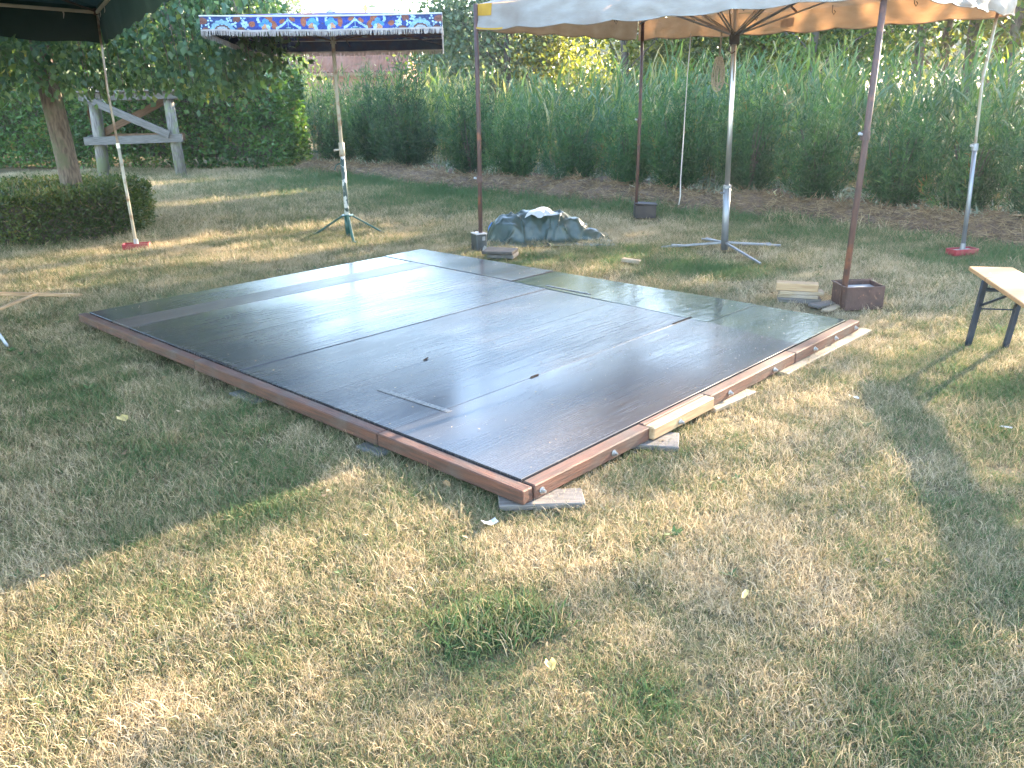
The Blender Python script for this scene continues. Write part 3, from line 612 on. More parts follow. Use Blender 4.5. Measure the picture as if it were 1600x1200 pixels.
TR = Vector((-5.0, 9.86, 0))
tree = thing('weeping_tree', TR, 'weeping broad-leaved tree with grey trunk rising from the round hedge', 'tree')
ob('trunk', MB().tube([TR + Vector(p) for p in ((.03, 0, -.05), (.0, 0, .45), (-.03, .02, 1.0), (-.08, .04, 1.6), (-.12, .1, 2.4), (-.06, .15, 3.3))], [.15, .118, .112, .112, .10, .06], 14), M['bark'], tree, True)
rg = np.random.default_rng(21); parts = []; limb = MB(); tw = MB(); leaf_tips = []
NS = 1150
for q in range(NS):
    a = rg.uniform(0, 6.283); rr_ = 2.2 * math.sqrt(rg.uniform(.02, 1)) * (1 + .12 * math.sin(3 * a + 1)); top = 2.5 + 1.9 * math.sqrt(max(0, 1 - (rr_ / 2.9) ** 2)) + rg.uniform(-.5, .3)
    if q % 22 == 0:
        e_ = TR + Vector((math.cos(a) * rr_ * .75, math.sin(a) * rr_ * .75, top)); s_ = TR + Vector((-.10, .1, 2.0 + rg.uniform(0, 1.0)))
        limb.tube([s_, s_.lerp(e_, .5) + Vector((0, 0, .35)), e_], [.05, .035, .012], 6, False)
    bottom = 1.42 + .18 * rg.uniform() + (.20 if rr_ > 1.5 else .25) * rg.uniform() + .35 * max(0, rr_ - 2.0); Lh = rg.uniform(.7, 1.6); z1 = max(bottom, top - Lh)
    if rg.uniform() < .45: top = min(top, bottom + rg.uniform(.7, 1.4)); z1 = bottom
    _q = Vector((TR.x + math.cos(a) * rr_ + 3.91, TR.y + math.sin(a) * rr_ - 8.78)); _det = -.78 * -.877 + .622 * .479; _a = (_q.x * -.877 - _q.y * .479) / _det; _b = (-.78 * _q.y + .622 * _q.x) / _det
    if _a > -.32 and _b > -.32: continue                       # the tent keeps the branches off
    st = np.array([TR.x + math.cos(a) * rr_, TR.y + math.sin(a) * rr_, top]); out = np.array([math.cos(a), math.sin(a), 0]) * rg.uniform(.0, .4)
    n = int(30 * (top - z1) / 1.0) + 8; t = rg.uniform(0, 1, n)
    curve = lambda t: st + out * np.sqrt(t)[:, None] + np.array([0, 0, -1]) * ((top - z1) * t)[:, None]
    P = curve(t) + rg.normal(size=(n, 3)) * .07
    if q % 3 == 0: tw.tube([Vector(p) for p in curve(np.array([0, .5, 1.]))], [.007, .005, .003], 4, False)
    D = rg.normal(size=(n, 3)) * .55 + np.array([0, 0, -.75]) + out * .4
    parts.append(leaves(P, D, rg.uniform(.065, .105, n), rg.uniform(.045, .07, n), np.clip(.38 + rg.normal(size=n) * .24 + (.35 * (rg.uniform(size=n) < .025)), 0, 1), rg, .16))
    if z1 == bottom: leaf_tips.append(curve(np.array([1.0]))[0])
V, F, T = join(parts)
cr_ = link('crown', arr_mesh('crown', V - np.array(TR), F, T), M['beech_leaf'], tree); cr_['kind'] = 'stuff'
ob('limb', limb, M['bark'], tree, True)['kind'] = 'stuff'; ob('twig', tw, M['bark'], tree)['kind'] = 'stuff'
lv, lf, lt = leaves(np.zeros((1, 3)), np.array([[0, 0, -1.]]), np.array([.095]), np.array([.062]), np.array([.75]), rg, .16, np.array([[0, 1., 0]]))
leaf_me = arr_mesh('leaf', lv, lf, lt); leaf_me.materials.append(M['beech_leaf'])
for p in leaf_tips[:160]:
    o = bpy.data.objects.new('leaf', leaf_me); COL.objects.link(o); o.parent = tree
    o.location = Vector(p) - TR + Vector((rg.uniform(-.06, .06), rg.uniform(-.06, .06), rg.uniform(-.02, .08))); o.rotation_euler = (rg.uniform(-.7, .7), rg.uniform(-.7, .7), rg.uniform(0, 6.28)); k = rg.uniform(.8, 1.2); o.scale = (k, k, k)

# ---- far-off wood beyond the field
rg = np.random.default_rng(91); n = 26000; az_ = rg.uniform(R(-50), R(62), n); ds = rg.uniform(66, 84, n)
hh = np.array([6.2 + 3.2 * mnoise.noise((a * 9, 0, 2)) + 1.6 * mnoise.noise((a * 31, 1, 2)) for a in az_]); hh = np.where((az_ > R(-8.6)) & (az_ < R(-4.4)), np.minimum(hh, 4.2), hh)
P = np.stack([ds * np.sin(az_), ds * np.cos(az_), hh * np.sqrt(rg.uniform(0, 1, n))], 1); D = rg.normal(size=(n, 3))
V, F, T = leaves(P, D, rg.uniform(.5, 1.1, n), rg.uniform(.35, .7, n), np.clip(.45 + .4 * np.array([mnoise.noise((p[0] * .3, p[2] * .4, 0)) for p in P]) + rg.normal(size=n) * .2, 0, 1), rg, .2)
tag(link('distant_wood', arr_mesh('distant_wood', V, F, T), M['willow_leaf']), kind='stuff')

# ---- trees beyond the reeds
def make_tree(loc, H, cr0, rad, n, leaf, material, label, cat='tree', group='trees beyond the reeds', seed=0, trunk_r=.12, clump=.55, lean=(0, 0), cull=.93, bark='dark_bark', shape='round'):
    rg = np.random.default_rng(seed); loc = np.array([loc[0], loc[1], 0.]); t = thing('tree', loc, label, cat, group)
    tk = MB(); top = Vector((lean[0], lean[1], H * .92)); pp = [Vector((0, 0, -.1)), Vector((lean[0] * .15 + rg.normal() * .08, lean[1] * .15, H * .3)), Vector((lean[0] * .5 + rg.normal() * .12, lean[1] * .5, H * .62)), top]
    tk.tube(pp, [trunk_r, trunk_r * .8, trunk_r * .5, .02], 8, False)
    cs = []; nb = 26
    for k in range(nb):
        f = (k + rg.uniform()) / nb; z = cr0 + (H - cr0) * f; a = rg.uniform(0, 6.283)
        prof = math.sqrt(max(.02, 1 - (2 * f - 1) ** 2)) if shape == 'round' else (.55 + .45 * math.sin(f * 3.1))
        r = rad * prof * math.sqrt(rg.uniform(.15, 1)); cx = lean[0] * f * f; c = np.array([cx + r * math.cos(a), lean[1] * f * f + r * math.sin(a), z]); cs.append((c, prof))
        s_ = Vector((cx * .7, lean[1] * f * .7, max(.3, z - r * .8))); tk.tube([s_, s_.lerp(Vector(c), .55) + Vector((0, 0, .15)), Vector(c)], [trunk_r * .3 * (1.2 - f), trunk_r * .2 * (1.1 - f) + .006, .006], 5, False)
    me = bpy.data.meshes.new('trunk'); me.from_pydata(tk.v, [], tk.f); me.polygons.foreach_set('use_smooth', [True] * len(me.polygons)); me.update(); link('trunk', me, M[bark], t)
    w = np.array([.4 + c[1] for c in cs]); pick = rg.choice(len(cs), n, p=w / w.sum()); C = np.array([c[0] for c in cs])[pick]
    P = C + rg.normal(size=(n, 3)) * clump * [1, 1, .75] * (.5 + .5 * rad / 2.2); P[:, 2] = np.maximum(P[:, 2], .3)
    lm = lit_mask(P + loc); keep = ~(lm & (rg.uniform(size=n) < cull)); P = P[keep]; m_ = len(P)
    D = rg.normal(size=(m_, 3)) + [0, 0, -.35]
    lump = np.array([mnoise.noise((p[0] * .9 + seed, p[1] * .9, p[2] * .9)) for p in P])
    V, F, T = leaves(P, D, leaf * rg.uniform(.7, 1.35, m_), leaf * .62 * rg.uniform(.7, 1.2, m_), np.clip(.45 + .4 * lump + rg.normal(size=m_) * .2, 0, 1), rg, .2)
    o = link('crown', arr_mesh('crown', V, F, T), M[material], t); o['kind'] = 'stuff'
    return t
def polar(px, d):
    az = math.atan2((px - 800) / 1310.96, .985); return d * math.sin(az), d * math.cos(az)
bgt = [ # px, distance, height, crown base, radius, leaves, leaf size, material, label
  (330, 58, 10.4, 1.5, 4.0, 4200, .30, 'willow_leaf', 'pale bushy tree behind the weeping tree, farthest left'),
  (425, 62, 10.2, 1.5, 4.0, 4200, .30, 'yellow_lit_leaf', 'sunlit bushy tree whose top shows above the blue parasol, left half'),
  (468, 60, 8.4, 1.5, 3.2, 3800, .28, 'willow_leaf', 'grey-green bushy tree beside the sky gap above the parasol'),
  (488, 33, 3.1, .9, .6, 900, .13, 'poplar_leaf', 'small dark tree in front of the tiled barn roof'),
  (772, 27, 6.6, .6, 1.6, 5200, .15, 'willow_leaf', 'grey-green willow at the left corner of the white tent'),
  (692, 27, 3.0, .3, .9, 1500, .13, 'poplar_leaf', 'yellow-green bush at the right end of the barn roof'),
  (800, 24, 5.0, .5, 1.9, 8160, .14, 'willow_leaf', 'willow behind the near left pole of the white tent'),
  (880, 26, 5.4, .5, 1.9, 7480, .15, 'yellow_lit_leaf', 'yellowish tree under the left canopy edge of the white tent'),
  (975, 22, 5.0, .5, 1.9, 7140, .15, 'yellow_lit_leaf', 'bright yellow-lit tree behind the far left tent pole'),
  (1075, 24, 5.4, .5, 1.8, 6120, .16, 'yellow_lit_leaf', 'yellow-green tree behind the coiled rope'),
  (1170, 25, 6.5, .6, 1.9, 6460, .16, 'poplar_leaf', 'green tree just right of the silver mast'),
  (1245, 21, 6.0, .5, 1.7, 7140, .14, 'poplar_leaf', 'dark green tree between silver mast and brown pole')]
for i, (px, d, H, c0, ra, n, lf_, ma_, lab) in enumerate(bgt):
    x, y = polar(px, d); make_tree((x, y), H, c0, ra, int(n * 1.35), lf_, ma_, lab, seed=200 + i)
for i, (px, d, H, lab) in enumerate(((-330, 27, 8.5, 'dark tree behind the clipped hedge, beyond the left frame edge'), (-150, 25, 8.0, 'dark tree behind the clipped hedge at the left frame edge'), (10, 26, 8.6, 'dark tree behind the hedge and the weeping tree trunk'), (150, 25, 7.8, 'dark tree behind the hedge above the wooden stand'), (285, 27, 7.4, 'dark tree behind the hedge left of the blue parasol'))):
    x, y = polar(px, d); make_tree((x, y), H, .6, 2.3, 6500, .2, 'poplar_leaf', lab, group='trees behind the clipped hedge', seed=260 + i, clump=.7)
# belt of tall trunks to the right, going on beyond the frame
words = ['first tall slender trunk left of the brown tent pole', 'slender trunk just right of the brown tent pole', 'tall trunk with ivy under the right end of the white tent', 'bare-footed tall trunk in the bright sky gap right of the brown pole', 'tall trunk in the middle of the bright sky gap',
  'tall trunk at the right edge of the sky gap', 'tall trunk left of the pole in the red foot', 'leaning tall trunk right of the pole in the red foot', 'tall trunk near the right frame edge', 'last tall trunk at the right frame edge']
poses = [(1305, 27, 0), (1352, 29, 0), (1392, 25, .2), (1432, 28, 0), (1468, 26, .3), (1500, 30, 0), (1528, 25, .3), (1560, 27, .8), (1592, 24, .6), (1640, 26, .5)]
for i, (px, d, ln_) in enumerate(poses):
    x, y = polar(px, d); make_tree((x, y), 11.5 + (i * 37 % 5) * .5, 2.0 + (i % 3) * .5, 1.9, 3200, .21, 'poplar_leaf' if i % 3 else 'yellow_lit_leaf', words[i], group='belt of tall trees', seed=300 + i, trunk_r=.15, lean=(ln_, 0), clump=.7, bark='bark', shape='col')
for i in range(9):      # the belt beyond the right edge of the frame: it shades the lawn
    f = i / 8; x = 15.5 + 6.5 * f + .8 * (i % 2); y = 19.5 - 12.5 * f
    make_tree((x, y), 11.5 + (i % 3), 1.6, 2.0, 2600, .24, 'poplar_leaf', 'tall leafy tree of the belt beyond the right frame edge', group='belt of tall trees', seed=330 + i, trunk_r=.055, clump=.75, bark='bark', shape='col')

# ================================================================ BUILDINGS AND LARGE STRUCTURES
barn = thing('barn', (-13, 49, 0), 'low brick barn with a red-brown tiled roof seen beyond the reeds', 'barn')
bx0, bx1, by0, by1, ez, rz_ = -24.0, -4.95, 44.6, 53.0, 2.45, 4.95
ob('wall', MB().box((bx1 - bx0 - .5, by1 - by0 - .8, 2.44), Matrix.Translation(((bx0 + bx1) / 2, (by0 + by1) / 2, 1.22)), 0), M['brick'], barn)
mb = MB(); mb.slab([(bx1 - .5, by0 + .5), (bx1 - .3, by0 + .5), (bx1 - .3, by1 - .5), (bx1 - .5, by1 - .5)], 2.44, 2.46)
mb.add([(bx1 - .26, by0 + .4, 2.44), (bx1 - .26, by1 - .4, 2.44), (bx1 - .26, (by0 + by1) / 2, rz_ - .12)], [(0, 1, 2)]); ob('gable', mb, M['brick'], barn)
ncol = int((bx1 - bx0) / .235); sub = 5; nrow = 15
def roof_pt(i, j, front=True):
    x = bx0 + (bx1 - bx0) * i / (ncol * sub); row = j // 2; t = (row + (j % 2)) / nrow; ph = (i % sub) / sub * 2 * math.pi
    lift = .032 * math.sin(ph) + (.035 if j % 2 == 0 else 0); ym = (by0 + by1) / 2
    y = by0 + (ym - by0) * t if front else by1 + (ym - by1) * t
    return (x, y, ez + (rz_ - ez) * t + lift)
for fr, nm in ((True, 'roof'), (False, 'roof')):
    nu, nv = ncol * sub, nrow * 2 - 1
    V = np.array([roof_pt(i, j, fr) for j in range(nv + 1) for i in range(nu + 1)]); F = np.array([(j * (nu + 1) + i, j * (nu + 1) + i + 1, (j + 1) * (nu + 1) + i + 1, (j + 1) * (nu + 1) + i) for j in range(nv) for i in range(nu)])
    link(nm, arr_mesh(nm, V - np.array(barn.location), F), M['tile'], barn)
ob('ridge', MB().tube([(bx0, (by0 + by1) / 2, rz_), (bx1, (by0 + by1) / 2, rz_)], .14, 8), M['tile'], barn)
board('eave_board', (bx0, by0 + .03, ez - .08), (bx1, by0 + .03, ez - .08), .04, .16, M['brown_wood'], barn, bevel=0)
board('verge_board', (bx1 + .03, by0, ez - .02), (bx1 + .03, (by0 + by1) / 2, rz_ - .02), .05, .2, M['pale_wood'], barn, bevel=0)

# ---- wooden stand under the weeping tree
st = thing('wooden_stand', (-7.4, 17.4, 0), 'weathered wooden stand of four posts with crossed boards before the tall hedge', 'wooden stand')
fl_, fr_, br_, bl_ = (-7.93, 16.9), (-6.36, 16.82), (-6.84, 18.05), (-8.45, 18.1)
for (x, y) in (fl_, fr_, br_, bl_):
    dx, dy = (-7.4 - x) * .05, (17.45 - y) * .05
    ob('post', MB().tube([(x, y, -.2), (x + dx, y + dy, .8), (x + 1.5 * dx, y + 1.5 * dy, 1.62)], [.105, .10, .09], 12), M['post_wood'], st, True)
def off(p, d): return (p[0] + d[0], p[1] + d[1])
board('rail', (-8.12, 16.78, .70), (-6.20, 16.68, .74), .045, .15, M['grey_wood_b'], st)
board('rail', (-8.10, 16.82, 1.50), (-6.18, 16.70, 1.52), .045, .14, M['grey_wood_b'], st)
board('rail', (-8.10, 16.80, .69), (-8.60, 18.2, .69), .045, .15, M['grey_wood_b'], st)
board('rail', (-8.10, 16.84, 1.5), (-8.60, 18.2, 1.5), .045, .15, M['grey_wood_b'], st)
board('rail', (-8.6, 18.23, .7), (-6.7, 18.18, .7), .045, .15, M['brown_wood'], st)
board('rail', (-8.6, 18.23, 1.5), (-6.7, 18.18, 1.5), .045, .15, M['brown_wood'], st)
board('rail', (-6.20, 16.74, 1.50), (-6.70, 18.16, 1.5), .045, .15, M['brown_wood'], st)
board('brace', (-7.90, 16.74, 1.46), (-6.42, 16.64, .80), .035, .14, M['grey_wood_b'], st)
board('brace', (-8.4, 18.12, .78), (-6.9, 18.08, 1.44), .035, .14, M['brown_wood'], st)
board('brace', (-8.05, 16.95, 1.45), (-8.5, 18.05, .78), .035, .12, M['brown_wood'], st)
for k in range(6): board('plank', (-8.15 - .08 * k, 16.75 + .235 * k, 1.60), (-6.15 - .085 * k, 16.66 + .235 * k, 1.60), .2, .03, M['brown_wood'] if k else M['grey_wood'], st)
ob('corner_wrap', MB().tube([(-7.9, 16.80, 1.40), (-7.88, 16.83, 1.56), (-7.86, 16.86, 1.72)], [.125, .12, .10], 9), M['grey_wood_b'], st)

# ================================================================ WOODEN PLATFORM
deck = thing('dance_floor', DECK_N, 'large low platform of dark glossy panels edged with red-brown beams', 'platform', rz=DECK_A)
TOP = .09
def panel(quad, material, dz=0, name='panel', label=None):
    mb = MB(); q = quad; z1 = TOP + dz; mb.slab(q, z1 - .018, z1)
    o = ob(name, mb, material, deck, world=False)
    bv = o.modifiers.new('edge', 'BEVEL'); bv.width = .002; bv.segments = 1
    if label: o['label'] = label
    return o
def rect(u0, u1, v0, v1): return [(u0, v0), (u1, v0), (u1, v1), (u0, v1)]
g = .002
panel([(0, .004), (2.365, .004), (2.475, .772 - g), (0, .772 - g)], M['film'], .003)
panel([(0, .772 + g), (2.478, .772 + g), (2.50, 1.42 - g), (0, 1.405 - g)], M['film'], .002)
panel([(0, 1.405 + g), (2.50, 1.42 + g), (2.53, 2.05 - g), (0, 2.06 - g)], M['film'], .000)
panel([(0, 2.06 + g), (2.53, 2.05 + g), (2.57, 2.735 - g), (0, 2.715 - g)], M['film'], .003)
panel([(0, 2.715 + g), (2.57, 2.735 + g), (2.59, 3.40 - g), (0, 3.43 - g)], M['film'], .001)
panel([(0, 3.43 + g), (2.59, 3.40 + g), (2.595, 3.66 - g), (0, 3.69 - g)], M['film_worn'], .002, label='pale worn strip')
panel([(0, 3.69 + g), (2.595, 3.66 + g), (2.61, 4.06), (0, 4.06)], M['film'], .0)
panel([(2.565 + g, 2.43 + g), (3.06, 2.42 + g), (3.06, 4.06), (2.612 + g, 4.06)], M['film'], .004)
panel([(2.50 + g, 1.32 + g), (3.06, 1.30 + g), (3.06, 2.42 - g), (2.565 + g, 2.43 - g)], M['film_wet'], .002, label='wet greenish panel')
panel([(2.44 + g, .64 + g), (3.06, .62 + g), (3.06, 1.30 - g), (2.50 + g, 1.32 - g)], M['film_wet'], .004, label='wet greenish panel')
panel([(2.345 + g, .004), (3.06, .004), (3.06, .62 - g), (2.44 + g, .64 - g)], M['film_wet'], .001, label='wet greenish panel')
# raised strips and dark slivers
ob('tape', MB().box((.035, .50, .004), Matrix.Translation((.305, .985, TOP + .003)) @ Matrix.Rotation(.03, 4, 'Z'), .0015), M['film_tape'], deck, world=False)
ob('tape', MB().box((.028, .58, .004), Matrix.Translation((.02, 2.44, TOP + .006)), .0015), M['film_tape'], deck, world=False)
ob('tape', MB().box((.02, .44, .005), Matrix.Translation((2.60, 1.9, TOP + .004)) @ Matrix.Rotation(-.04, 4, 'Z'), .002), M['film_tape'], deck, world=False)
ob('tape', MB().box((.5, .015, .004), Matrix.Translation((2.80, 2.435, TOP + .006)), .0015), M['film_tape'], deck, world=False)
for (u, v, L, dz) in ((.95, .775, .06, .012), (2.38, .782, .22, .014)):       # dark strips added in place of the shaded gap along the front seam
    mb = MB(); mb.box((L, .006, .01), Matrix.Translation((u, v - .002, TOP + .004)), 0); ob('dark_sliver', mb, M['film_edge'], deck, world=False)
ob('dark_sliver', MB().box((.05, .012, .004), Matrix.Translation((.78, 1.43, TOP + .005)) @ Matrix.Rotation(.4, 4, 'Z'), .001), M['film_edge'], deck, world=False)  # small dark sliver standing in for a leaf on the panels
# joists carrying the panels
for u in (.15, .9, 1.65, 2.4, 2.95):
    ob('joist', MB().box((.05, 3.95, .044), Matrix.Translation((u, 2.03, .048)), .002), M['brown_wood'], deck, world=False)
def beam(name, u0, u1, v0, v1, z0, z1, material, label=None):
    o = ob(name, MB().box((u1 - u0, v1 - v0, z1 - z0), None, .005), material, deck, world=False); o.location = ((u0 + u1) / 2, (v0 + v1) / 2, (z0 + z1) / 2)
    if label: o['label'] = label
    return o
M['red_wood_y'] = mat('red_wood_y', (.105, .040, .023), (.048, .024, .017), 5, (18, 1.2, 18), .65, .5, 14, c3=(.075, .05, .04), s3=6, t3=(.48, .66))
beam('edge_beam', -.064, -.005, -.062, .802, .026, .086, M['red_wood_y']); beam('edge_beam', -.066, -.005, .806, 2.45, .025, .086, M['red_wood_y']); beam('edge_beam', -.063, -.005, 2.454, 4.10, .026, .084, M['red_wood_y'])
b1 = beam('edge_beam', .0, .765, -.066, -.004, .026, .089, M['red_wood']); b2 = beam('edge_beam', 1.285, 2.2, -.066, -.004, .026, .090, M['red_wood']); b3 = beam('edge_beam', 2.204, 3.10, -.068, -.004, .026, .089, M['red_wood'])
beam('backing_strip', .767, 1.283, -.032, -.004, .03, .092, M['red_wood']); b4 = beam('edge_beam', .767, 1.283, -.088, -.035, .030, .089, M['new_wood'], 'pale new wood length let into the edge beam')
def bolt(parent, u, v, z):
    mb = MB(); rot_ = Matrix.Rotation(R(90), 4, 'X')
    hexa = [(math.cos(k * math.pi / 3 + .3) * .0105, math.sin(k * math.pi / 3 + .3) * .0105) for k in range(6)]
    circ = [(math.cos(k * .524) * .0150, math.sin(k * .524) * .0150) for k in range(12)]
    mb.slab(circ, 0, .002); mb.slab(hexa, .002, .011); mb.slab([(x * .4, y * .4) for x, y in circ], .011, .020)
    mb.v = [tuple(rot_ @ Vector(p)) for p in mb.v]
    o = ob('bolt', mb, M['bolt_steel'], parent, world=False); o.location = Vector((u, v, z)) - parent.location
for bm_, us in ((b1, (.04, .50)), (b4, (.98,)), (b2, (1.47, 1.95)), (b3, (2.45, 2.74, 3.04))):
    for u in us: bolt(bm_, u, {0: -.067}.get(0) if bm_ is not b4 else -.089, .055)
# boards packed under the platform
def sup(a, b2, w, t, material, label, z=None):
    p0 = deck_xy(*a); p1 = deck_xy(*b2); z = t / 2 + .0005
    o = board('packing_board', (*p0, z), (*p1, z), w, t, material); tag(o, label, 'board', 'boards packed under the platform edge'); return o
sup((-.075, .055), (.16, -.175), .13, .024, M['grey_wood'], 'grey weathered board under the near corner of the platform')
sup((.70, .10), (.86, -.16), .17, .024, M['grey_wood'], 'grey board poking out below the pale new beam length')
sup((1.30, -.055), (1.66, -.085), .07, .024, M['pale_wood'], 'thin pale board under the right edge just past the new wood')
sup((2.02, -.075), (3.18, -.085), .075, .024, M['pale_wood'], 'long pale board under the far end of the right edge')
sup((-.085, 1.74), (-.08, 1.98), .09, .016, M['grey_wood_b'], 'light grey board under the middle of the left edge')
sup((-.075, .74), (-.075, .90), .08, .016, M['grey_wood_b'], 'small light grey board under the left edge nearest the front corner')

# ================================================================ BLUE FLORAL PARASOL
ps = thing('garden_parasol', (-1.77, 9.28, 0), 'old blue parasol with orange floral print and cream fringe on a tripod stand', 'parasol')
pb = Vector((-1.77, 9.28, 0))
ob('lower_pole', MB().tube([pb + Vector((0, 0, .05)), pb + Vector((0, 0, .98))], .026, 12), M['chipped_paint'], ps, True)
up_ = ob('upper_pole', MB().tube([pb + Vector((0, 0, .80)), pb + Vector((-.005, 0, 1.5)), pb + Vector((0, 0, 2.30))], .019, 12), M['cream_paint'], ps, True)
mb = MB(); mb.tube([pb + Vector((0, 0, .86)), pb + Vector((0, 0, 1.0))], .031, 12); ob('collar', mb, M['cream_paint'], ps, True)
ob('clamp_screw', MB().tube([pb + Vector((-.02, -.02, .93)), pb + Vector((-.075, -.05, .925))], [.008, .012], 8), M['cream_paint'], ps)
ob('hook', MB().tube([pb + Vector((0, 0, .80)), pb + Vector((-.07, -.02, .77)), pb + Vector((-.09, -.03, .72))], .007, 6), M['green_paint'], ps)
ob('hub', MB().tube([pb + Vector((0, 0, .0)), pb + Vector((0, 0, .245))], .034, 12), M['green_paint'], ps, True)
ob('plate', MB().box((.12, .12, .012), Matrix.Translation(pb + Vector((0, 0, .235))), .003), M['green_paint'], ps)
for k, (dx, dy) in enumerate(((-.40, .17), (.36, .17), (.13, -.44), (-.06, .40))):
    e_ = pb + Vector((dx, dy, .012)); s_ = pb + Vector((dx * .11, dy * .11, .235))
    lg = board('leg', s_, e_, .028, .02, M['green_paint'], ps); ob('foot', MB().box((.05, .035, .022), Matrix.Translation(e_), .004), M['green_paint'], lg)
# pattern
def print_img():
    Wp, Hp = 746, 80; img = np.zeros((Hp, Wp, 3)); X, Y = np.meshgrid(np.arange(Wp) / 2 , np.arange(Hp) / Hp)  # X in photo px 0..373
    d = np.abs(X - 185.5); img[:] = (.014, .045, .28)
    kk = np.clip((d - 95) / 60, 0, 1)[..., None]; img = img * (1 - kk) + np.array([.025, .05, .16]) * kk
    A = d; B = Y * 21
    def ell(cx, cy, rx, ry, c, rot_=0, hollow=0):
        x, y = A - cx, B - cy; co, si = math.cos(rot_), math.sin(rot_); q = ((x * co + y * si) / rx) ** 2 + ((-x * si + y * co) / ry) ** 2; mk = q < 1
        if hollow: mk &= q > hollow
        img[mk] = c
    rust = (.30, .085, .035); rust2 = (.18, .065, .045); lb = (.30, .48, .58); mid_ = (.03, .23, .52); org = (.48, .22, .09); teal = (.16, .33, .42); brn = (.14, .055, .04); grey = (.30, .34, .36)
    D = lambda zx: 198 - zx / 7.62
    for zx, zy, rx, ry, ro in ((520, 165, 6, 5, .5), (690, 225, 5, 4, 0), (895, 155, 6, 4.5, -.5), (945, 235, 4.5, 7.5, .5), (1045, 190, 5, 3, .7), (1160, 165, 5, 3, -.5), (1295, 200, 4, 8, 0), (1335, 130, 6, 4, 0), (120, 190, 8, 5, 0), (150, 300, 6, 4, 0), (560, 280, 6, 2.5, 0), (690, 120, 5, 3, 0)):
        ell(D(zx), (zy - 130) / 7.9, rx, ry, rust if zx > 600 else rust2, ro)
    for zx, zy, np_, s_ in ((180, 240, 3, 2.2), (430, 170, 4, 2.2), (490, 228, 3, 2.2), (605, 225, 6, 2.7), (210, 175, 3, 2), (590, 165, 3, 2), (650, 290, 2, 1.6), (105, 260, 2, 1.7)):
        for k in range(np_):
            a = k / np_ * 6.283 + zx; ell(D(zx) + math.cos(a) * s_ * 1.25, (zy - 130) / 7.9 + math.sin(a) * s_ * 1.25, s_, s_ * .72, lb, a)
    for k in range(7):
        a = math.pi * (k + .2) / 6.4; ell(D(345) + math.cos(a) * 14, 21 - math.sin(a) * 11.5, 4.6, 3.6, teal, a)
    ell(D(345), 22, 11.5, 8.5, brn); ell(D(345), 22.5, 9, 6.5, grey); ell(D(345), 23, 4, 3, (.35, .2, .15))
    for zx in (800, 1425):
        sg = 1 if zx < 1000 else -1
        ell(D(zx) , 5.5, 6.2, 6.2, lb); ell(D(zx) - 2.6 * sg, 4.6, 5.4, 5.0, (.014, .045, .28))
    for zx, zy in ((850, 225), (1400, 210)):
        for dx, dy in ((0, -4), (-5, 1), (5, 1), (-2, 5)): ell(D(zx) + dx, (zy - 130) / 7.9 + dy, 5, 4.2, mid_)
        for dx, dy in ((0, 3), (3, 6), (-3, 7)): ell(D(zx) + dx + 1, (zy - 130) / 7.9 + dy, 3, 3, org)
        ell(D(zx) - 4, 17, 2.4, 5, lb, .4)
    c0 = D(1115); hx = np.abs(A - c0); curve = 2 + 17 * np.clip(hx / 19, 0, 1) ** .55
    mk = (hx < 19) & (np.abs(B - curve) < 1.4 + hx * .05); img[mk] = lb; img[(hx < .6) & (B > 4) & (B < 18)] = teal
    ell(c0, 21.5, 8, 3.2, (.03, .12, .16)); ell(c0, 21.5, 9, 4, lb, 0, .8)
    # weave and fading
    r_ = np.random.default_rng(5); img = img * .80 + .20 * img.mean(2, keepdims=True) * [1.05, 1, .98]; blot = np.array([[mnoise.noise((x * .013, y * .05, 4)) for x in range(Wp)] for y in range(Hp)])[..., None]; img *= (1 + .14 * r_.normal(size=(Hp, Wp, 1))) * (1 + .45 * blot); img[Y > .97] *= .8
    return np.clip(img, .004, .8)
IMG = print_img()
FRc = Vector((-.574, 8.21)); e_ = Vector((.9976, .0698)); g_ = Vector((-.0698, .9976)); SE, SG = 2.13, 2.29
FLc = FRc - e_ * SE; BRc = FRc + g_ * SG; BLc = FLc + g_ * SG
tilt_z = lambda p: -.085 * ((Vector(p[:2]) - FRc).dot(g_) / SG)        # the canopy dips slightly to the back
def vpt(a, b2, s, t, h0=2.16, h1=2.045, amp=.008, seed=0):
    p = a.lerp(b2, s); d = (b2 - a).normalized(); nrm = Vector((d.y, -d.x)); w = amp * (mnoise.noise((s * 9, seed, 0)) * (.4 + t)) + .02 * t * 0
    sag = -.012 * math.sin(math.pi * s)
    p2 = p + nrm * w; return (p2.x, p2.y, h0 + (h1 - h0) * t + tilt_z((p.x, p.y)) + sag * (1 - .3 * t) + .008 * mnoise.noise((s * 7, t, seed + 4)) * t)
sides = [(FLc, FRc), (FRc, BRc), (BRc, BLc), (BLc, FLc)]
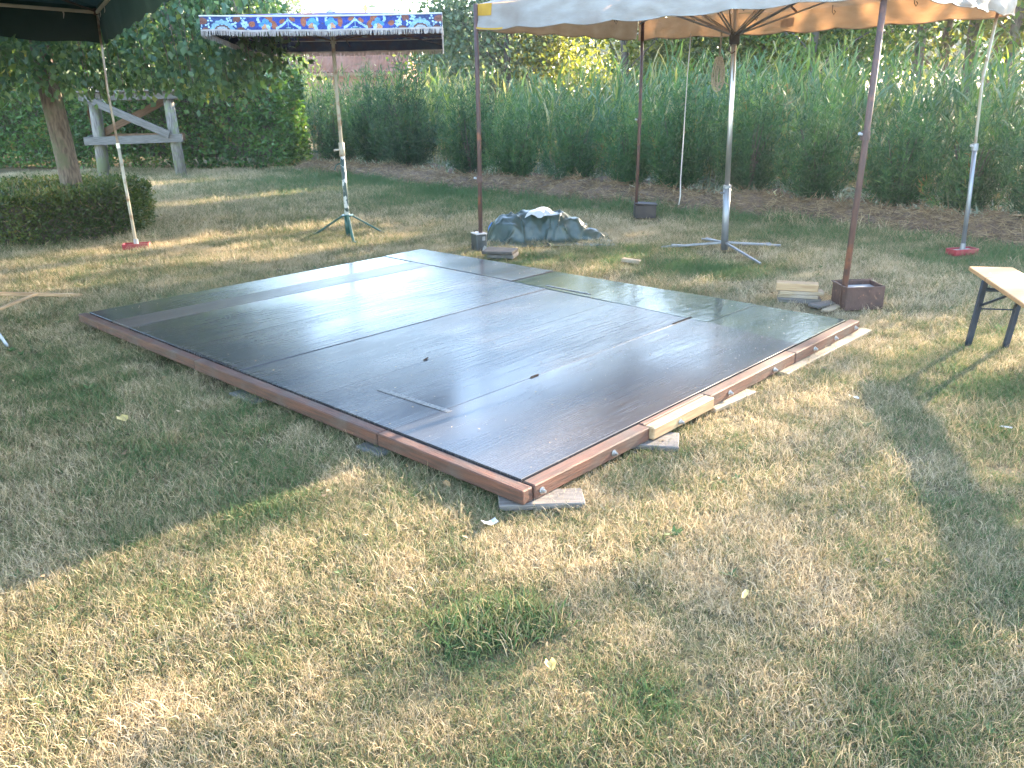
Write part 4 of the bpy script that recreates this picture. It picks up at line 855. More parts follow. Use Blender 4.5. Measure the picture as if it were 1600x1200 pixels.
for k, (a, b2) in enumerate(sides):
    nu, nv = (260, 18) if k == 0 else (150, 10); mb = MB().grid(lambda s, t: vpt(a, b2, s, t, seed=k), nu, nv); o = ob('valance', mb, M['floral'], ps)
    ca_ = o.data.color_attributes.new('print', 'FLOAT_COLOR', 'CORNER'); cols = np.zeros((len(mb.f), 4, 4), np.float32)
    for j in range(nv):
        for i in range(nu):
            c = IMG[int((j + .5) / nv * 80), int((i + .5) / nu * 745)]; cols[j * nu + i, :, :3] = c; cols[j * nu + i, :, 3] = 1
    ca_.data.foreach_set('color', cols.ravel())
    ob('rimlit_piping', MB().tube([Vector(vpt(a, b2, s / 20, 0, seed=k)) for s in range(21)], .007, 6), M['rimlit_piping'], ps)  # edge piping whitened to carry the rim light
    mb = MB(); n = 260
    for q in range(n):
        s = (q + .5) / n; p0 = Vector(vpt(a, b2, s, 1.0, seed=k))
        if rnd.random() < .035: continue
        L = .050 + rnd.uniform(-.005, .005); d = (b2 - a).normalized(); w = .0040; p1 = p0 + Vector((d.x * rnd.uniform(-.012, .012), d.y * rnd.uniform(-.012, .012), -L)) + Vector((rnd.uniform(-.006, .006), rnd.uniform(-.006, .006), 0)); dv = Vector((d.x, d.y, 0)) * w; nv_ = Vector((d.y, -d.x, 0)) * .003
        mb.add([p0 - dv, p0 + nv_, p0 + dv, p1 - dv * .7, p1 + nv_, p1 + dv * .7], [(0, 1, 4, 3), (1, 2, 5, 4), (2, 0, 3, 5)])
    for q in range(30):
        s0, s1 = q / 30, (q + 1) / 30; A_, B_, C_, D_ = [Vector(vpt(a, b2, s, t, seed=k)) for s, t in ((s0, .97), (s1, .97), (s1, 1.10), (s0, 1.10))]; d = (b2 - a).normalized(); nn = Vector((d.y, -d.x, 0)) * .003
        mb.add([A_ + nn, B_ + nn, C_ + nn, D_ + nn], [(0, 1, 2, 3)])
    o = ob('fringe', mb, M['fringe'], ps); o['kind'] = 'stuff'
apex = Vector((pb.x, pb.y, 2.275))
for k, (a, b2) in enumerate(sides):
    def rp(s, t):
        e = Vector(vpt(a, b2, s, 0, seed=k)); p = e.lerp(apex, t); p.z += -.03 * math.sin(math.pi * t) * math.sin(math.pi * s) + .004 * mnoise.noise((s * 6, t * 6, k)); return p
    ob('canopy_panel', MB().grid(rp, 16, 10), M['floral_roof'], ps, True)
corners = [FLc, FRc, BRc, BLc]; mids = [(corners[k] + corners[(k + 1) % 4]) / 2 for k in range(4)]
for c in corners + mids:
    z = 2.10 + tilt_z(c); c3 = Vector((c.x, c.y, z)); hubp = pb + Vector((0, 0, 2.255)); ob('rib', MB().tube([hubp, hubp.lerp(c3, .5) + Vector((0, 0, -.02)), c3 + Vector((0, 0, -.012))], .006, 6), M['rust_pole'], ps)
    ob('strut', MB().tube([pb + Vector((0, 0, 2.0)), hubp.lerp(c3, .45) + Vector((0, 0, -.03))], .005, 6), M['rust_pole'], ps)
ob('runner', MB().tube([pb + Vector((0, 0, 1.975)), pb + Vector((0, 0, 2.03))], .03, 10), M['cream_paint'], ps)
ob('finial', MB().tube([apex + Vector((0, 0, -.02)), apex + Vector((0, 0, .01)), apex + Vector((0, 0, .03))], [.05, .04, .012], 10), M['white_plastic'], ps)

# ================================================================ WHITE TENT
wt = thing('market_tent', (2.06, 8.02, 0), 'large off-white canvas market tent on a silver mast with a yellow corner patch', 'tent')
cFL, cFR, cBR, cBL = Vector((-.255, 8.30)), Vector((2.42, 5.70)), Vector((4.28, 7.67)), Vector((1.52, 10.42)); EV = 2.235; cent = Vector((2.06, 8.02)); APX = Vector((2.06, 8.02, 2.72))
def wv(a, b2, s, t, k):
    p = a.lerp(b2, s); d = (b2 - a).normalized(); nrm = Vector((d.y, -d.x)); L = (b2 - a).length
    scal = .022 * abs(math.sin(math.pi * s * L / .52)) - .012; sag = -.035 * math.sin(math.pi * s) ** 2 * (k % 2 == 0)
    crum = .045 if (k == 1 and s > .45) else .016
    w = crum * mnoise.noise((s * L * 3.2, t * 1.2, k * 3)) * (.25 + t) + .5 * crum * mnoise.noise((s * L * 9, t * 3, k * 5 + 1)) * (.2 + t) + .02 * t
    p2 = p + nrm * w; drop = .215 + scal * 1.0
    return Vector((p2.x, p2.y, EV - drop * t + sag * (1 - .4 * t) + crum * .35 * mnoise.noise((s * L * 5, t * 2, k + 9)) * t))
wsides = [(cFL, cFR), (cFR, cBR), (cBR, cBL), (cBL, cFL)]
for k, (a, b2) in enumerate(wsides):
    ob('valance', MB().grid(lambda s, t: wv(a, b2, s, t, k), 110, 12), M['canvas'], wt, True)
    def wr(s, t):
        e = wv(a, b2, s, 0, k); p = e.lerp(APX, t); p.z += -.05 * math.sin(math.pi * min(1, t * 1.1)) * math.sin(math.pi * s) + .012 * mnoise.noise((p.x * 3, p.y * 3, k)); return p
    ob('roof_panel', MB().grid(wr, 40, 24), M['canvas'], wt, True)
    ob('hem', MB().tube([wv(a, b2, s / 60, 1.0, k) for s in range(61)], .0055, 5), M['yellow_canvas'] if k == 9 else M['canvas'], wt, True)
# yellow corner patch wrapping the corner at the front left, and yellow hem below it
nrmF = Vector(((cFR - cFL).normalized().y, -(cFR - cFL).normalized().x, 0)); nrmL = Vector(((cFL - cBL).normalized().y, -(cFL - cBL).normalized().x, 0))
ob('corner_patch', MB().grid(lambda s, t: wv(cFL, cFR, s * .052, t * .46, 0) + nrmF * .005, 8, 6), M['yellow_canvas'], wt, True)
ob('corner_patch', MB().grid(lambda s, t: wv(cBL, cFL, 1 - (1 - s) * .05, t * .46, 3) + nrmL * .005, 8, 6), M['yellow_canvas'], wt, True)
ob('corner_hem', MB().grid(lambda s, t: wv(cFL, cFR, s * .09, .93 + t * .07, 0) + nrmF * .006, 10, 2), M['yellow_canvas'], wt, True)
# mast
mp_ = Vector((2.06, 8.02, 0)); lean_ = Vector((-.035, 0, 0)); mt_ = lambda z: mp_ + lean_ * (z / 1.9) + Vector((0, 0, z))
ob('mast', MB().tube([mt_(.55), mt_(1.2), mt_(2.68)], .024, 16), M['steel'], wt, True); ob('mast_sleeve', MB().tube([mt_(.02), mt_(.62)], .033, 16), M['zinc'], wt, True)
ob('mast_collar', MB().tube([mt_(.595), mt_(.625)], .038, 12), M['zinc'], wt); ob('clamp_screw', MB().tube([mt_(.55), mt_(.55) + Vector((-.07, -.03, .01))], .008, 6), M['zinc'], wt)
for dx, dy in ((-.72, .22), (.74, .20), (.18, -.9), (-.1, .75)):
    d = Vector((dx, dy, 0)).normalized(); lg = board('base_leg', mp_ + d * .03 + Vector((0, 0, .085)), mp_ + Vector((dx * .8, dy * .8, .02)), .018, .022, M['zinc'], wt)
    sd = Vector((-d.y, d.x, 0)); q0 = mp_ + d * .5 + Vector((0, 0, .05)); 
    if dy > -.5: board('brace', q0, mp_ + d * .28 + Vector((0, 0, .02)) - sd * (.16 if dx < 0 else -.16), .022, .012, M['zinc'], lg)
hub = mt_(1.90); ob('hub', MB().tube([hub + Vector((0, 0, -.05)), hub + Vector((0, 0, .05))], .045, 12), M['dark_box'], wt, True); ob('hub_hook', MB().tube([hub + Vector((-.03, -.02, -.05)), hub + Vector((-.06, -.05, -.10)), hub + Vector((-.03, -.06, -.13)), hub + Vector((0, -.05, -.11))], .006, 6), M['rust_pole'], wt)
wc = [cFL, cFR, cBR, cBL]; wm = [(wc[k] + wc[(k + 1) % 4]) / 2 for k in range(4)]
for q, c in enumerate(wc + wm):
    c3 = Vector((c.x, c.y, EV - .03)) + (Vector((cent.x, cent.y, 0)) - Vector((c.x, c.y, 0))).normalized() * .05; topc = APX + Vector((0, 0, -.06)); mid3 = topc.lerp(c3, .55) + Vector((0, 0, -.07))
    ob('rib', MB().tube([topc, mid3, c3 + Vector((0, 0, -.025 if q > 3 else -.02))], .011, 7), M['zinc'] if q % 2 else M['rust_pole'], wt)
    d = (mid3 - hub); sdv = Vector((-d.y, d.x, 0)).normalized() * .014
    for sg in (-1, 1): ob('strut', MB().tube([hub + Vector((0, 0, .02)) + sdv * sg, mid3 + sdv * sg], .008, 6), M['zinc'], wt)
    ob('bracket', MB().box((.09, .035, .05), Matrix.Translation(mid3) @ Matrix.Rotation(math.atan2(d.y, d.x), 4, 'Z'), .006), M['dark_box'], wt)
ob('cable', MB().tube([mt_(2.4) + Vector((-.05, -.02, 0)), mt_(2.1) + Vector((-.06, -.03, 0)), mt_(1.92) + Vector((-.03, -.03, 0))], .006, 5), M['dark_box'], wt)
ob('cable', MB().tube([mt_(2.3) + Vector((.05, -.02, 0)), mt_(2.2) + Vector((.09, -.03, 0)), mt_(2.12) + Vector((.06, -.03, 0)), mt_(2.15) + Vector((.03, -.02, 0))], .006, 5), M['dark_box'], wt)
# corner poles
def cpole(b0, t0, r, material, label, collar_z, collar_mat):
    b0, t0 = Vector(b0), Vector(t0); o = ob('corner_pole', MB().tube([b0, b0.lerp(t0, .5) + Vector((.006, 0, 0)), t0], r, 10), material, wt, True); o['label'] = label
    c = b0.lerp(t0, collar_z); d = (t0 - b0).normalized(); ob('collar', MB().tube([c - d * .03, c + d * .03], r * 1.5, 10), collar_mat, o); ob('thumb_screw', MB().tube([c, c + Vector((-.05, -.02, .015))], [.006, .011], 7), M['white_plastic'], o)
    return o
cpole((-.285, 8.29, .03), (-.27, 8.29, 2.24), .021, M['rust_pole'], 'brown rusty pole at the yellow-patched corner', .3, M['rust_pole'])
cpole((1.55, 10.36, .03), (1.56, 10.36, 2.24), .020, M['rust_pole'], 'dark brown pole at the far corner', .5, M['rust_pole'])
cpole((2.345, 5.775, .02), (2.40, 5.80, 2.24), .021, M['rust_pole'], 'brown rusty pole nearest the camera', .52, M['rust_pole'])
o4 = cpole((4.17, 7.68, .04), (4.155, 7.72, .98), .019, M['zinc'], 'grey metal pole in the red foot', .97, M['zinc'])
ob('inner_pole', MB().tube([(4.157, 7.715, .9), (4.15, 7.76, 1.5), (4.17, 7.70, 2.24)], .013, 8), M['cream_paint'], o4, True)
# hooks hanging inside along the eaves
for k, (a, b2) in enumerate(wsides):
    for s in ((.2, .4, .62, .82) if k in (2, 3) else (.5,)):
        p = wv(a, b2, s, 0, k) + (Vector((cent.x, cent.y, 0)) - Vector((a.lerp(b2, s).x, a.lerp(b2, s).y, 0))).normalized() * .06
        ob('hook', MB().tube([p + Vector((0, 0, .01)), p + Vector((0, 0, -.05)), p + Vector((.018, 0, -.075)), p + Vector((.03, 0, -.05)), p + Vector((.015, 0, -.035))], .004, 5), M['dark_box'], wt)
pp = wv(cBR, cBL, .53, .55, 2); dv = (cBL - cBR).normalized(); nn = Vector((dv.y, -dv.x, 0)) * -.012
ob('sewn_patch', MB().add([pp + nn + Vector((dv.x * a, dv.y * a, z)) for a, z in ((-.07, -.04), (.07, -.05), (.06, .03), (-.08, .04))], [(0, 1, 2, 3)]), M['fringe'], wt)
# coiled rope hanging from a rib near the mast, and the white cord at the back
rs = Vector((1.93, 8.12, 1.93)); mb = MB(); path = []
rope_t = tag(ob('coiled_rope', MB(), M['rope']), 'beige rope coiled in a hank hanging left of the silver mast', 'rope'); bpy.data.objects.remove(rope_t)
mb.tube([rs + Vector((0, 0, .06)), rs + Vector((.002, 0, -.05)), rs + Vector((-.005, 0, -.17))], .008, 6)
for k in range(7):
    w = .035 + .012 * math.sin(k * 2.1); L = .26 + .035 * math.sin(k * 1.7); c = rs + Vector((-.02 + .006 * k, .01 * math.cos(k * 2), -.16)); lp = []
    for j in range(21):
        a = j / 20 * 2 * math.pi; lp.append(c + Vector((w * math.sin(a) * (1 - .35 * math.cos(a)), .012 * math.cos(a + k), -L / 2 + L / 2 * math.cos(a) - .02)))
    mb.tube(lp, .0055, 5, False)
wrap = [rs + Vector((.03 * math.cos(a * .9), .03 * math.sin(a * .9), -.19 - .0035 * a)) for a in range(22)]; mb.tube(wrap, .0055, 5)
lp = [rs + Vector((.02, 0, -.30)), rs + Vector((.05, -.03, -.40)), rs + Vector((.10, -.06, -.43)), Vector((mt_(1.5).x, mt_(1.5).y - .03, 1.55)), Vector((mt_(1.6).x, mt_(1.6).y - .03, 1.70)), Vector((mt_(1.8).x, mt_(1.8).y - .03, 1.84))]
mb.tube(lp, .005, 5)
tag(ob('coiled_rope', mb, M['rope'], None, True), 'beige rope coiled in a hank hanging left of the silver mast', 'rope')
tag(ob('hanging_cord', MB().tube([(2.02, 9.90, 2.05), (2.0, 9.88, 1.6), (1.985, 9.85, 1.0), (1.965, 9.80, .5), (1.97, 9.79, .32), (1.955, 9.785, .22)], [.005, .005, .006, .006, .008, .006], 6), M['white_cord'], None, True), 'thin white cord hanging straight down from the far edge of the tent', 'cord')

# ---- weights that the poles stand in
def open_box(name, c, sx, sy, h, rzv, material, inner, label, wall=.008, fill=.75, rim=True):
    t = thing(name, (*c, 0), label, 'weight', None, rzv); mb = MB()
    for dx, dy, lx, ly in ((0, -sy / 2, sx, wall), (0, sy / 2, sx, wall), (-sx / 2, 0, wall, sy - wall - .001), (sx / 2, 0, wall, sy - wall - .001)): mb.box((lx, ly, h), Matrix.Translation((dx, dy, h / 2)), .002)
    ob('box_wall', mb, material, t, world=False); ob('filling', MB().box((sx - wall * 1.2, sy - wall * 1.2, h * fill), Matrix.Translation((0, 0, h * fill / 2 + .001)), 0), inner, t, world=False)
    return t
M['concrete'] = mat('concrete', (.30, .29, .28), (.20, .19, .18), 18, rough=.9, bump=.4)
fb = open_box('rusty_box', (2.47, 5.83), .275, .22, .165, R(4), M['rusty_box'], M['concrete'], 'rusty brown metal box holding the nearest brown tent pole', fill=.8)
ob('flap', MB().box((.27, .10, .006), Matrix.Translation((.03, .17, .155)) @ Matrix.Rotation(R(-14), 4, 'X'), .002), M['rusty_box'], fb, world=False)
ob('flap', MB().box((.02, .2, .006), Matrix.Translation((-.145, 0, .166)), .002), M['rusty_box'], fb, world=False)
bb = open_box('dark_box', (1.66, 10.38), .25, .2, .155, R(-3), M['dark_box'], M['dark_box'], 'dark brown box holding the far corner pole of the tent', fill=.97)
ob('lid', MB().box((.27, .21, .012), Matrix.Translation((.01, 0, .166)) @ Matrix.Rotation(R(4), 4, 'Y'), .003), M['dark_box'], bb, world=False)
cn = thing('metal_canister', (-.30, 8.29, 0), 'dark metal canister with a pale lid holding the yellow-cornered tent pole', 'weight', rz=R(25))
ob('body', MB().box((.115, .14, .165), Matrix.Translation((0, 0, .085)), .008), M['canister'], cn, world=False); ob('lid', MB().box((.119, .144, .012), Matrix.Translation((0, 0, .174)), .004), M['canister_lid'], cn, world=False)
ob('handle', MB().tube([(-.03, .04, .178), (-.03, .03, .20), (.02, .03, .20), (.02, .04, .178)], .004, 6), M['rust_pole'], cn, world=False); ob('latch', MB().box((.03, .006, .04), Matrix.Translation((.02, -.073, .13)), .002), M['zinc'], cn, world=False)
def red_foot(c, rzv, label):
    t = open_box('red_foot', c, .25, .12, .055, rzv, M['red_paint'], M['concrete'], label, .014, .7); ob('socket', MB().tube([(0, 0, .02), (0, 0, .10)], .024, 10), M['zinc'], t, world=False); return t
red_foot((4.17, 7.68), R(14), 'red metal foot under the grey tent pole at far right'); red_foot((-3.895, 8.77), R(12), 'red metal foot under the thin rusty pole at left')

# ================================================================ DARK GREEN TENT AT THE LEFT
dt = thing('dark_tent', (-3.91, 8.78, 0), 'dark green canvas tent overhead at left on a thin rusty pole', 'tent')
dc = Vector((-3.91, 8.78, 2.27)); dA = Vector((-.78, -.622, .04)); dB = Vector((.479, -.877, 0)); LA, LB = 7.0, 7.2
eA, eB = dc + dA * LA, dc + dB * LB; eC = dc + dA * LA + dB * LB; dap = (dc + eC) / 2 + Vector((0, 0, .62))
def dv_(p0, p1, s, t, k):
    p = p0.lerp(p1, s); d = (p1 - p0).normalized(); nr = Vector((-d.y, d.x, 0)); L = (p1 - p0).length
    return p + nr * (.02 + .03 * mnoise.noise((s * L * 2.2, t, k))) * t + Vector((0, 0, .045 - (.325 + .012 * math.sin(s * L * 9)) * t))
for k, (p0, p1) in enumerate(((dc, eB), (eB, eC), (eC, eA), (eA, dc))):
    ob('valance', MB().grid(lambda s, t: dv_(p0, p1, s, t, k), 50, 6), M['dark_canvas'], dt, True)
    def dr(s, t):
        p = p0.lerp(p1, s) + Vector((0, 0, .045)); q = p.lerp(dap, t); q.z -= .06 * math.sin(math.pi * s) * math.sin(math.pi * t); return q
    ob('roof_panel', MB().grid(dr, 20, 12), M['dark_canvas'], dt, True)
M['bar'] = mat('bar', (.50, .45, .35), (.40, .36, .28), 8, rough=.5, bump=.08)
for p0, p1 in ((dc, eA), (dc, eB), (eB, eC), (eA, eC)): board('frame_bar', p0 + Vector((0, 0, -.005)), p1 + Vector((0, 0, -.005)), .028, .03, M['bar'], dt)
for c in (dc, eA, eB, eC): ob('rafter', MB().tube([c, c.lerp(dap, .98)], .010, 7), M['rust_pole'], dt)
for p, L in ((dc + dA * .3, .06), (dc + dA * .95, .06), (dc + dB * .3, .05), (dc + dB * .8, .05)): ob('tie', MB().tube([p + Vector((0, 0, -.01)), p + Vector((.004, 0, -.04)), p + Vector((-.006, 0, -L - .02))], [.010, .006, .003], 6), M['white_cord'], dt)
ob('bracket', MB().box((.06, .06, .06), Matrix.Translation(dc), .008), M['rust_pole'], dt); ob('toggle', MB().tube([dc + Vector((.03, -.03, -.03)), dc + Vector((.05, -.05, -.075))], .016, 8), M['white_cord'], dt)
lo_ = Vector((-3.90, 8.775, .06)); ob('lower_pole', MB().tube([lo_, lo_ + Vector((-.015, 0, .98))], .016, 10), M['cream_paint'], dt, True)
ob('upper_pole', MB().tube([lo_ + Vector((-.014, 0, .9)), lo_ + Vector((-.03, 0, 1.5)), dc + Vector((0, 0, -.01))], .0115, 10), mat('rusty_cream', (.5, .46, .38), (.30, .2, .14), 6, (3, 3, .8), .6, .1, c3=(.16, .07, .04), s3=4), dt, True)
ob('collar', MB().tube([lo_ + Vector((-.015, 0, .95)), lo_ + Vector((-.0155, 0, 1.0))], .02, 10), M['steel'], dt)
for c in (eA,): ob('far_pole', MB().tube([(c.x, c.y, 0), c], .016, 8), M['cream_paint'], dt)

# ================================================================ SMALL THINGS
# tarpaulin heap
tp = Vector((.36, 8.86, 0))
def drape(nx, ny, sx, sy, seed):
    """a sheet let fall over a few boxes on the ground: distance constraints solved until it rests"""
    rg = np.random.default_rng(seed); X, Y = np.meshgrid(np.linspace(-.5, .5, nx), np.linspace(-.5, .5, ny), indexing='ij')
    rest = sx / (nx - 1); resty = sy / (ny - 1)
    nzf = np.array([[mnoise.noise((X[i, j] * 5, Y[i, j] * 4, seed)) for j in range(ny)] for i in range(nx)]); nzg = np.array([[mnoise.noise((X[i, j] * 11 + 3, Y[i, j] * 9, seed + 5)) for j in range(ny)] for i in range(nx)])
    P = np.stack([X * sx * .74 + .05 * nzg, Y * sy * .74 + .05 * nzf, .40 + .12 * nzf + .05 * nzg], -1); V = np.zeros_like(P)
    def ground(p):
        x, y = p[..., 0], p[..., 1]; h = np.zeros_like(x)
        for cx, cy, rx, ry, hh in ((-.34, .0, .24, .22, .25), (-.12, .05, .26, .22, .29), (.12, .02, .26, .20, .27), (.30, .0, .18, .16, .22), (.46, -.05, .15, .12, .11)):
            q = ((x - cx) / rx) ** 2 + ((y - cy) / ry) ** 2; h = np.maximum(h, hh * np.clip(1.15 - q, 0, 1) ** .7)
        return h + .006
    cons = []
    for di, dj in ((1, 0), (0, 1), (1, 1), (1, -1), (2, 0), (0, 2)):
        L = math.hypot(di * rest, dj * resty); cons.append((di, dj, L, .5 if di + abs(dj) < 2 or (di == 1 and dj) else .12))
    for it in range(230):
        V[..., 2] -= .0016; V *= .95; Q = P + V
        for rep_ in range(3):
            for di, dj, L, k in cons:
                a = Q[:nx - di, max(0, -dj):ny - max(0, dj)]; b2 = Q[di:, max(0, dj):ny + min(0, dj)]
                d = b2 - a; l = np.linalg.norm(d, axis=-1, keepdims=True) + 1e-9; c = d * ((l - L) / l) * k * .5
                a += c; b2 -= c
            h = ground(Q); low = Q[..., 2] < h; Q[..., 2] = np.maximum(Q[..., 2], h)
            Q[low, :2] = Q[low, :2] * .3 + P[low, :2] * .7
        V = Q - P; P = Q
    return P
PT = drape(96, 66, 1.75, 1.15, 3); PT[..., 2] += .004
for _ in range(2): PT[1:-1, 1:-1] = PT[1:-1, 1:-1] * .5 + (PT[2:, 1:-1] + PT[:-2, 1:-1] + PT[1:-1, 2:] + PT[1:-1, :-2]) * .125
for i in range(PT.shape[0]):
    for j in range(PT.shape[1]):
        x, y, z = PT[i, j]; f1 = max(0, 1 - abs(mnoise.noise((x * 4 + y * 5, y * 3 - x * 2, 11))) * 5); f2 = max(0, 1 - abs(mnoise.noise((x * 9 - y * 7, y * 6 + x * 3, 15))) * 5); up_ = min(1, z / .08)
        PT[i, j, 2] = max(.008, z + up_ * (.020 * f1 + .011 * f2 - .008)); PT[i, j, 1] -= .012 * f1 * up_
mb = MB(); nx_, ny_ = PT.shape[:2]
mb.add([(tp.x + p[0], tp.y + p[1], p[2]) for row in PT for p in row], [(i * ny_ + j, (i + 1) * ny_ + j, (i + 1) * ny_ + j + 1, i * ny_ + j + 1) for i in range(nx_ - 1) for j in range(ny_ - 1)])
tag(ob('tarpaulin', mb, M['tarp'], None, True, solid=.003), 'crumpled dark grey-green tarpaulin heaped over something on the lawn', 'tarpaulin')
def tz(x, y):
    d = [(v[0] - x) ** 2 + (v[1] - y) ** 2 for v in mb.v]; return max(v[2] for v, q in zip(mb.v, d) if q < .0064)
sh = [(-.13, -.10), (.0, .0), (.12, .10), (.20, -.04), (.05, -.09)]
def sheet_pt(s, t):
    x = tp.x - .20 + (.34 - .20 * t) * s + .12 * t; y = tp.y - .17 + .15 * t + .04 * s; return (x, y, tz(x, y) + .008 + .02 * t * math.sin(math.pi * s) + .006 * mnoise.noise((s * 5, t * 5, 0)))
tag(ob('plastic_sheet', MB().grid(sheet_pt, 10, 6), M['white_plastic'], None, False, solid=.003), 'small white sheet lying on top of the tarpaulin heap', 'sheet')
bc = Vector((-.17, 8.95, 0)); mb2 = MB()
mb2.grid(lambda s, t: (bc.x + .07 * math.cos(6.283 * s) * math.sin(math.pi * (t * .5 + .0)) * (1 + .25 * mnoise.noise((math.cos(6.283 * s) * 2, t * 3, math.sin(6.283 * s) * 2))), bc.y + .07 * math.sin(6.283 * s) * math.sin(math.pi * t * .5), .006 + .17 * math.cos(math.pi * t * .5) * (1 + .15 * mnoise.noise((s * 5, t * 4, 3)))), 18, 8)
tag(ob('plastic_bag', mb2, M['blue_plastic'], None, True), 'bit of blue plastic sticking out at the left of the tarpaulin', 'plastic bag')

# offcuts stacked beside the rusty box
sc_ = Vector((2.10, 5.99, 0)); ax = Vector((.96, -.28, 0)).normalized(); zc = .0
for k, (L, w, h, sh_, mname, lab, ang) in enumerate(((.30, .11, .035, .01, 'grey_wood', 'dark grey offcut at the bottom of the timber stack', .04), (.28, .10, .024, .0, 'pale_wood', 'thin pale offcut second from the bottom of the timber stack', -.05), (.31, .10, .026, .02, 'pale_wood', 'pale offcut sticking out under the top block', .10), (.29, .095, .055, -.01, 'new_wood', 'thick light timber block on top of the stack', -.02))):
    d = Matrix.Rotation(ang, 3, 'Z') @ ax; c = sc_ + d * sh_ + Vector((0, 0, zc + h / 2 + .001)); tag(board('timber_offcut', c - d * L / 2, c + d * L / 2, w, h, M[mname], bevel=.003), lab, 'timber', 'timber offcuts stacked by the rusty box'); zc += h + .001
tag(board('flat_board', (2.15, 5.80, .012), (2.36, 5.92, .012), .10, .02, M['grey_wood']), 'flat grey board lying between the timber stack and the rusty box', 'board')
tag(board('flat_board', (2.18, 5.66, .013), (2.33, 5.80, .013), .05, .02, M['pale_wood']), 'small pale board lying in front of the timber stack', 'board')
sl = thing('slab_pile', (-.10, 7.93, 0), 'dark weathered slab resting on another by the platform far edge', 'slab', rz=R(-16))
ob('slab', MB().box((.30, .22, .03), Matrix.Translation((.01, 0, .06)) @ Matrix.Rotation(R(1), 4, 'X'), .006), M['dark_wood_slab'], sl, world=False); ob('slab', MB().box((.27, .20, .04), Matrix.Translation((.03, .01, .021)), .008), M['stone'], sl, world=False)
tag(board('loose_brick', (1.02, 7.55, .03), (1.17, 7.46, .022), .06, .035, M['pale_wood'], bevel=.006), 'small pale block lying alone on the grass behind the platform', 'block')

# beer bench
bn = thing('folding_bench', (2.9, 4.9, 0), 'folding bench with orange-brown wooden top and dark blue steel legs', 'bench')
L0, R0 = Vector((2.755, 4.975, .455)), Vector((3.005, 4.985, .455)); axb = Vector((-.215, -.977, 0)); axb.normalize(); sdb = Vector((.977, -.215, 0)); wB = .245
def bxy(l, w, z): p = Vector((2.755, 4.975, 0)) + axb * l + sdb * w; return (p.x, p.y, z)
def plank(l0, l1):
    mb = MB(); q = [bxy(l0, 0, 0)[:2], bxy(l0, wB, 0)[:2], bxy(l1, wB, 0)[:2], bxy(l1, 0, 0)[:2]]; mb.slab(q, .43, .455); o = ob('seat_board', mb, M['bench_wood'], bn); bv = o.modifiers.new('edge', 'BEVEL'); bv.width = .006; bv.segments = 2
plank(0, .325); plank(.328, 2.2)
for l, w in ((.20, .06), (.20, .18), (.42, .06), (.42, .18)): ob('screw', MB().tube([bxy(l, w, .455), bxy(l, w, .4565)], .006, 8), M['steel'], bn)
for l0, sg in ((.27, -1), (1.9, 1)):
    for w in (.02, wB - .02): board('leg', bxy(l0, w, .428), bxy(l0 + sg * .11, w + (.0 if w < .1 else .0), .002), .038, .022, M['blue_steel'], bn, up=(0.2, -.97, 0.1))
    board('cross_bar', bxy(l0 + sg * .02, .02, .37), bxy(l0 + sg * .02, wB - .02, .37), .025, .02, M['blue_steel'], bn); ob('tie_rod', MB().tube([bxy(l0 + sg * .045, .02, .25), bxy(l0 + sg * .045, wB - .02, .25)], .005, 6), M['blue_steel'], bn)
    board('strut', bxy(l0 + sg * .04, .03, .27), bxy(l0 - sg * .25, .11, .42), .02, .012, M['blue_steel'], bn); board('strut', bxy(l0 + sg * .04, wB - .03, .27), bxy(l0 - sg * .25, .13, .42), .02, .012, M['blue_steel'], bn)

# folded chair frame at the left edge
fc = thing('folding_chair', (-3.6, 5.9, 0), 'pale wooden folding chair frame with a grey metal leg at the left frame edge', 'folding chair')
board('rail', (-3.41, 6.55, .015), (-3.86, 5.80, .215), .035, .028, M['new_wood'], fc); board('brace', (-3.53, 6.14, .125), (-3.33, 5.21, .21), .03, .018, M['new_wood'], fc)
ob('bracket', MB().box((.05, .04, .05), Matrix.Translation((-3.335, 5.20, .20)), .006), M['blue_steel'], fc); ob('metal_leg', MB().tube([(-3.34, 5.19, .22), (-3.225, 5.17, .0)], .011, 8), M['zinc'], fc)
board('rail', (-3.86, 5.80, .215), (-4.3, 5.1, .36), .035, .028, M['new_wood'], fc); ob('metal_leg', MB().tube([(-4.3, 5.1, .37), (-4.1, 4.9, .0)], .011, 8), M['zinc'], fc); board('cross_bar', (-3.335, 5.18, .21), (-4.28, 5.08, .34), .03, .02, M['new_wood'], fc)

# litter on the grass
def scrap(name, p, size, material, label, cat, rzv=0, curl=.3):
    mb = MB(); r_ = random.Random(int(p[0] * 1000) + 5)
    mb.grid(lambda s, t: ((s - .5) * size[0] * (1 - .5 * abs(t - .5) * 2 * (cat == 'leaf')), (t - .5) * size[1], .022 + curl * size[0] * ((s - .5) ** 2 * 2 + .3 * mnoise.noise((s * 3, t * 3, p[0])))), 6, 6)
    o = ob(name, mb, material, None, True); o.location = (p[0], p[1], 0); o.rotation_euler = (r_.uniform(-.2, .2), r_.uniform(-.2, .2), rzv); return tag(o, label, cat)
M['dead_leaf'] = mat('dead_leaf', (.62, .50, .20), (.48, .36, .14), 20, rough=.6, bump=.2, trans=.3); M['brown_leaf'] = mat('brown_leaf', (.42, .24, .10), (.3, .17, .07), 20, rough=.7, bump=.2, trans=.2)
scrap('paper_scrap', (-.09, 2.70), (.055, .042), M['white_plastic'], 'crumpled white paper scrap on the grass before the platform corner', 'paper', .4, .3)
scrap('fallen_leaf', (-1.9, 3.81), (.055, .06), M['dead_leaf'], 'yellow fallen leaf on green grass left of the platform', 'leaf', .9); scrap('fallen_leaf', (.09, 1.90), (.034, .036), M['dead_leaf'], 'curled yellow leaf in the foreground below the green tuft', 'leaf', .2, .7)
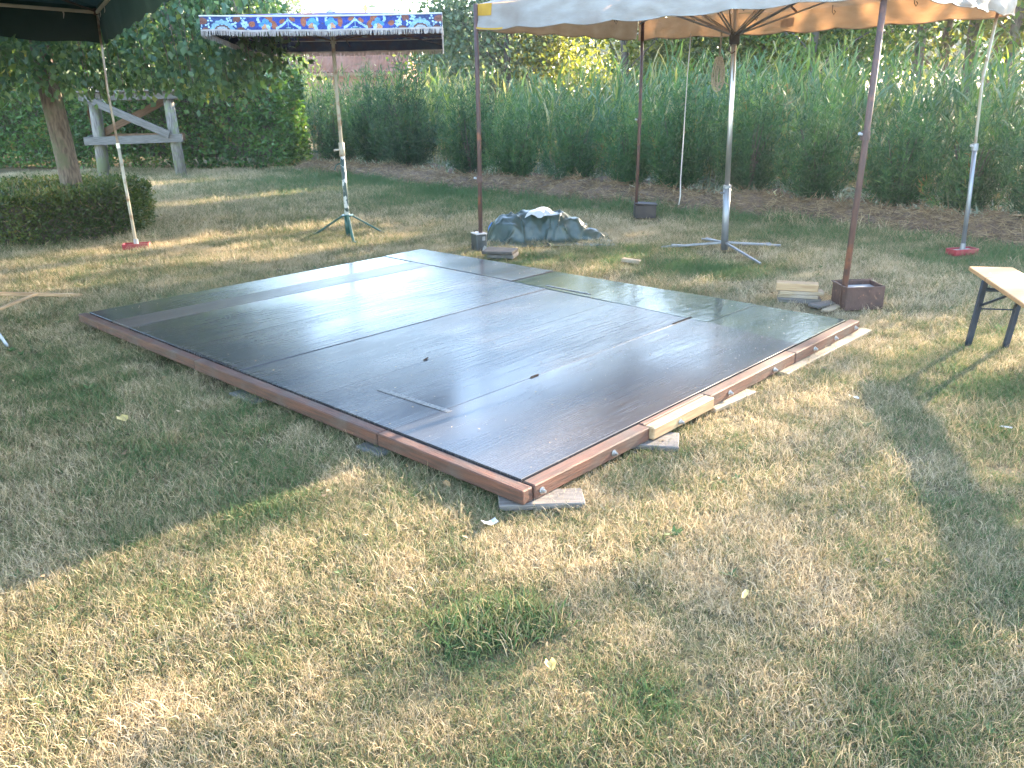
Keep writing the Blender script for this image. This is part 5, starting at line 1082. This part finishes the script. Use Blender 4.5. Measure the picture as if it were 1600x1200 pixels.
scrap('fallen_leaf', (-.27, 3.03), (.028, .045), M['brown_leaf'], 'brown-orange leaf beside the near left beam', 'leaf', .6); scrap('fallen_leaf', (.71, 2.22), (.02, .05), M['dead_leaf'], 'narrow pale leaf on the right foreground grass', 'leaf', -.5)
scrap('fallen_leaf', (2.23, 3.5), (.03, .05), M['white_plastic'], 'pale white leaf near the right frame edge', 'leaf', .8); scrap('fallen_leaf', (1.72, 3.92), (.02, .04), M['white_plastic'], 'small pale leaf on the grass in front of the bench', 'leaf', .2)
rg = np.random.default_rng(77); n = 340; P = np.stack([rg.uniform(-5, 3.5, n), rg.uniform(1.6, 9, n), np.full(n, .03)], 1)
kp = np.array([not (-.08 < deck_uv(p[0], p[1])[0] < DW + .03 and -.1 < deck_uv(p[0], p[1])[1] < DD + .03) for p in P]); P = P[kp]; n = len(P)
V, F, T = leaves(P, rg.normal(size=(n, 3)) * [1, 1, .15], rg.uniform(.015, .035, n), rg.uniform(.008, .018, n), rg.uniform(0, 1, n), rg, .2); lt_ = link('leaf_litter', arr_mesh('leaf_litter', V, F, T), M['straw']); tag(lt_, kind='stuff')
n = 420; uu = rg.uniform(.02, 3, n); vv = rg.uniform(.02, 4, n); P = np.array([(*deck_xy(u, v), TOP + .0085) for u, v in zip(uu, vv)])
V, F, T = leaves(P, rg.normal(size=(n, 3)) * [1, 1, .06], rg.uniform(.004, .016, n), rg.uniform(.002, .005, n), rg.uniform(.5, 1, n), rg, .1); tag(link('grit', arr_mesh('grit', V, F, T), M['straw']), kind='stuff')
# ---- thin summer haze over the field
hz = MB().slab([(-310, -310), (310, -310), (310, 410), (-310, 410)], -1.0, 15.5); hazeo = ob('haze', hz, None); hazeo['kind'] = 'stuff'
mt = bpy.data.materials.new('haze'); mt.use_nodes = True; nd = mt.node_tree.nodes; nd.clear(); out = nd.new('ShaderNodeOutputMaterial'); pv = nd.new('ShaderNodeVolumePrincipled')
pv.inputs['Color'].default_value = (.95, .95, .95, 1); pv.inputs['Density'].default_value = .0009; pv.inputs['Anisotropy'].default_value = .45; mt.node_tree.links.new(pv.outputs[0], out.inputs['Volume']); hazeo.data.materials.append(mt)
bpy.context.view_layer.update()
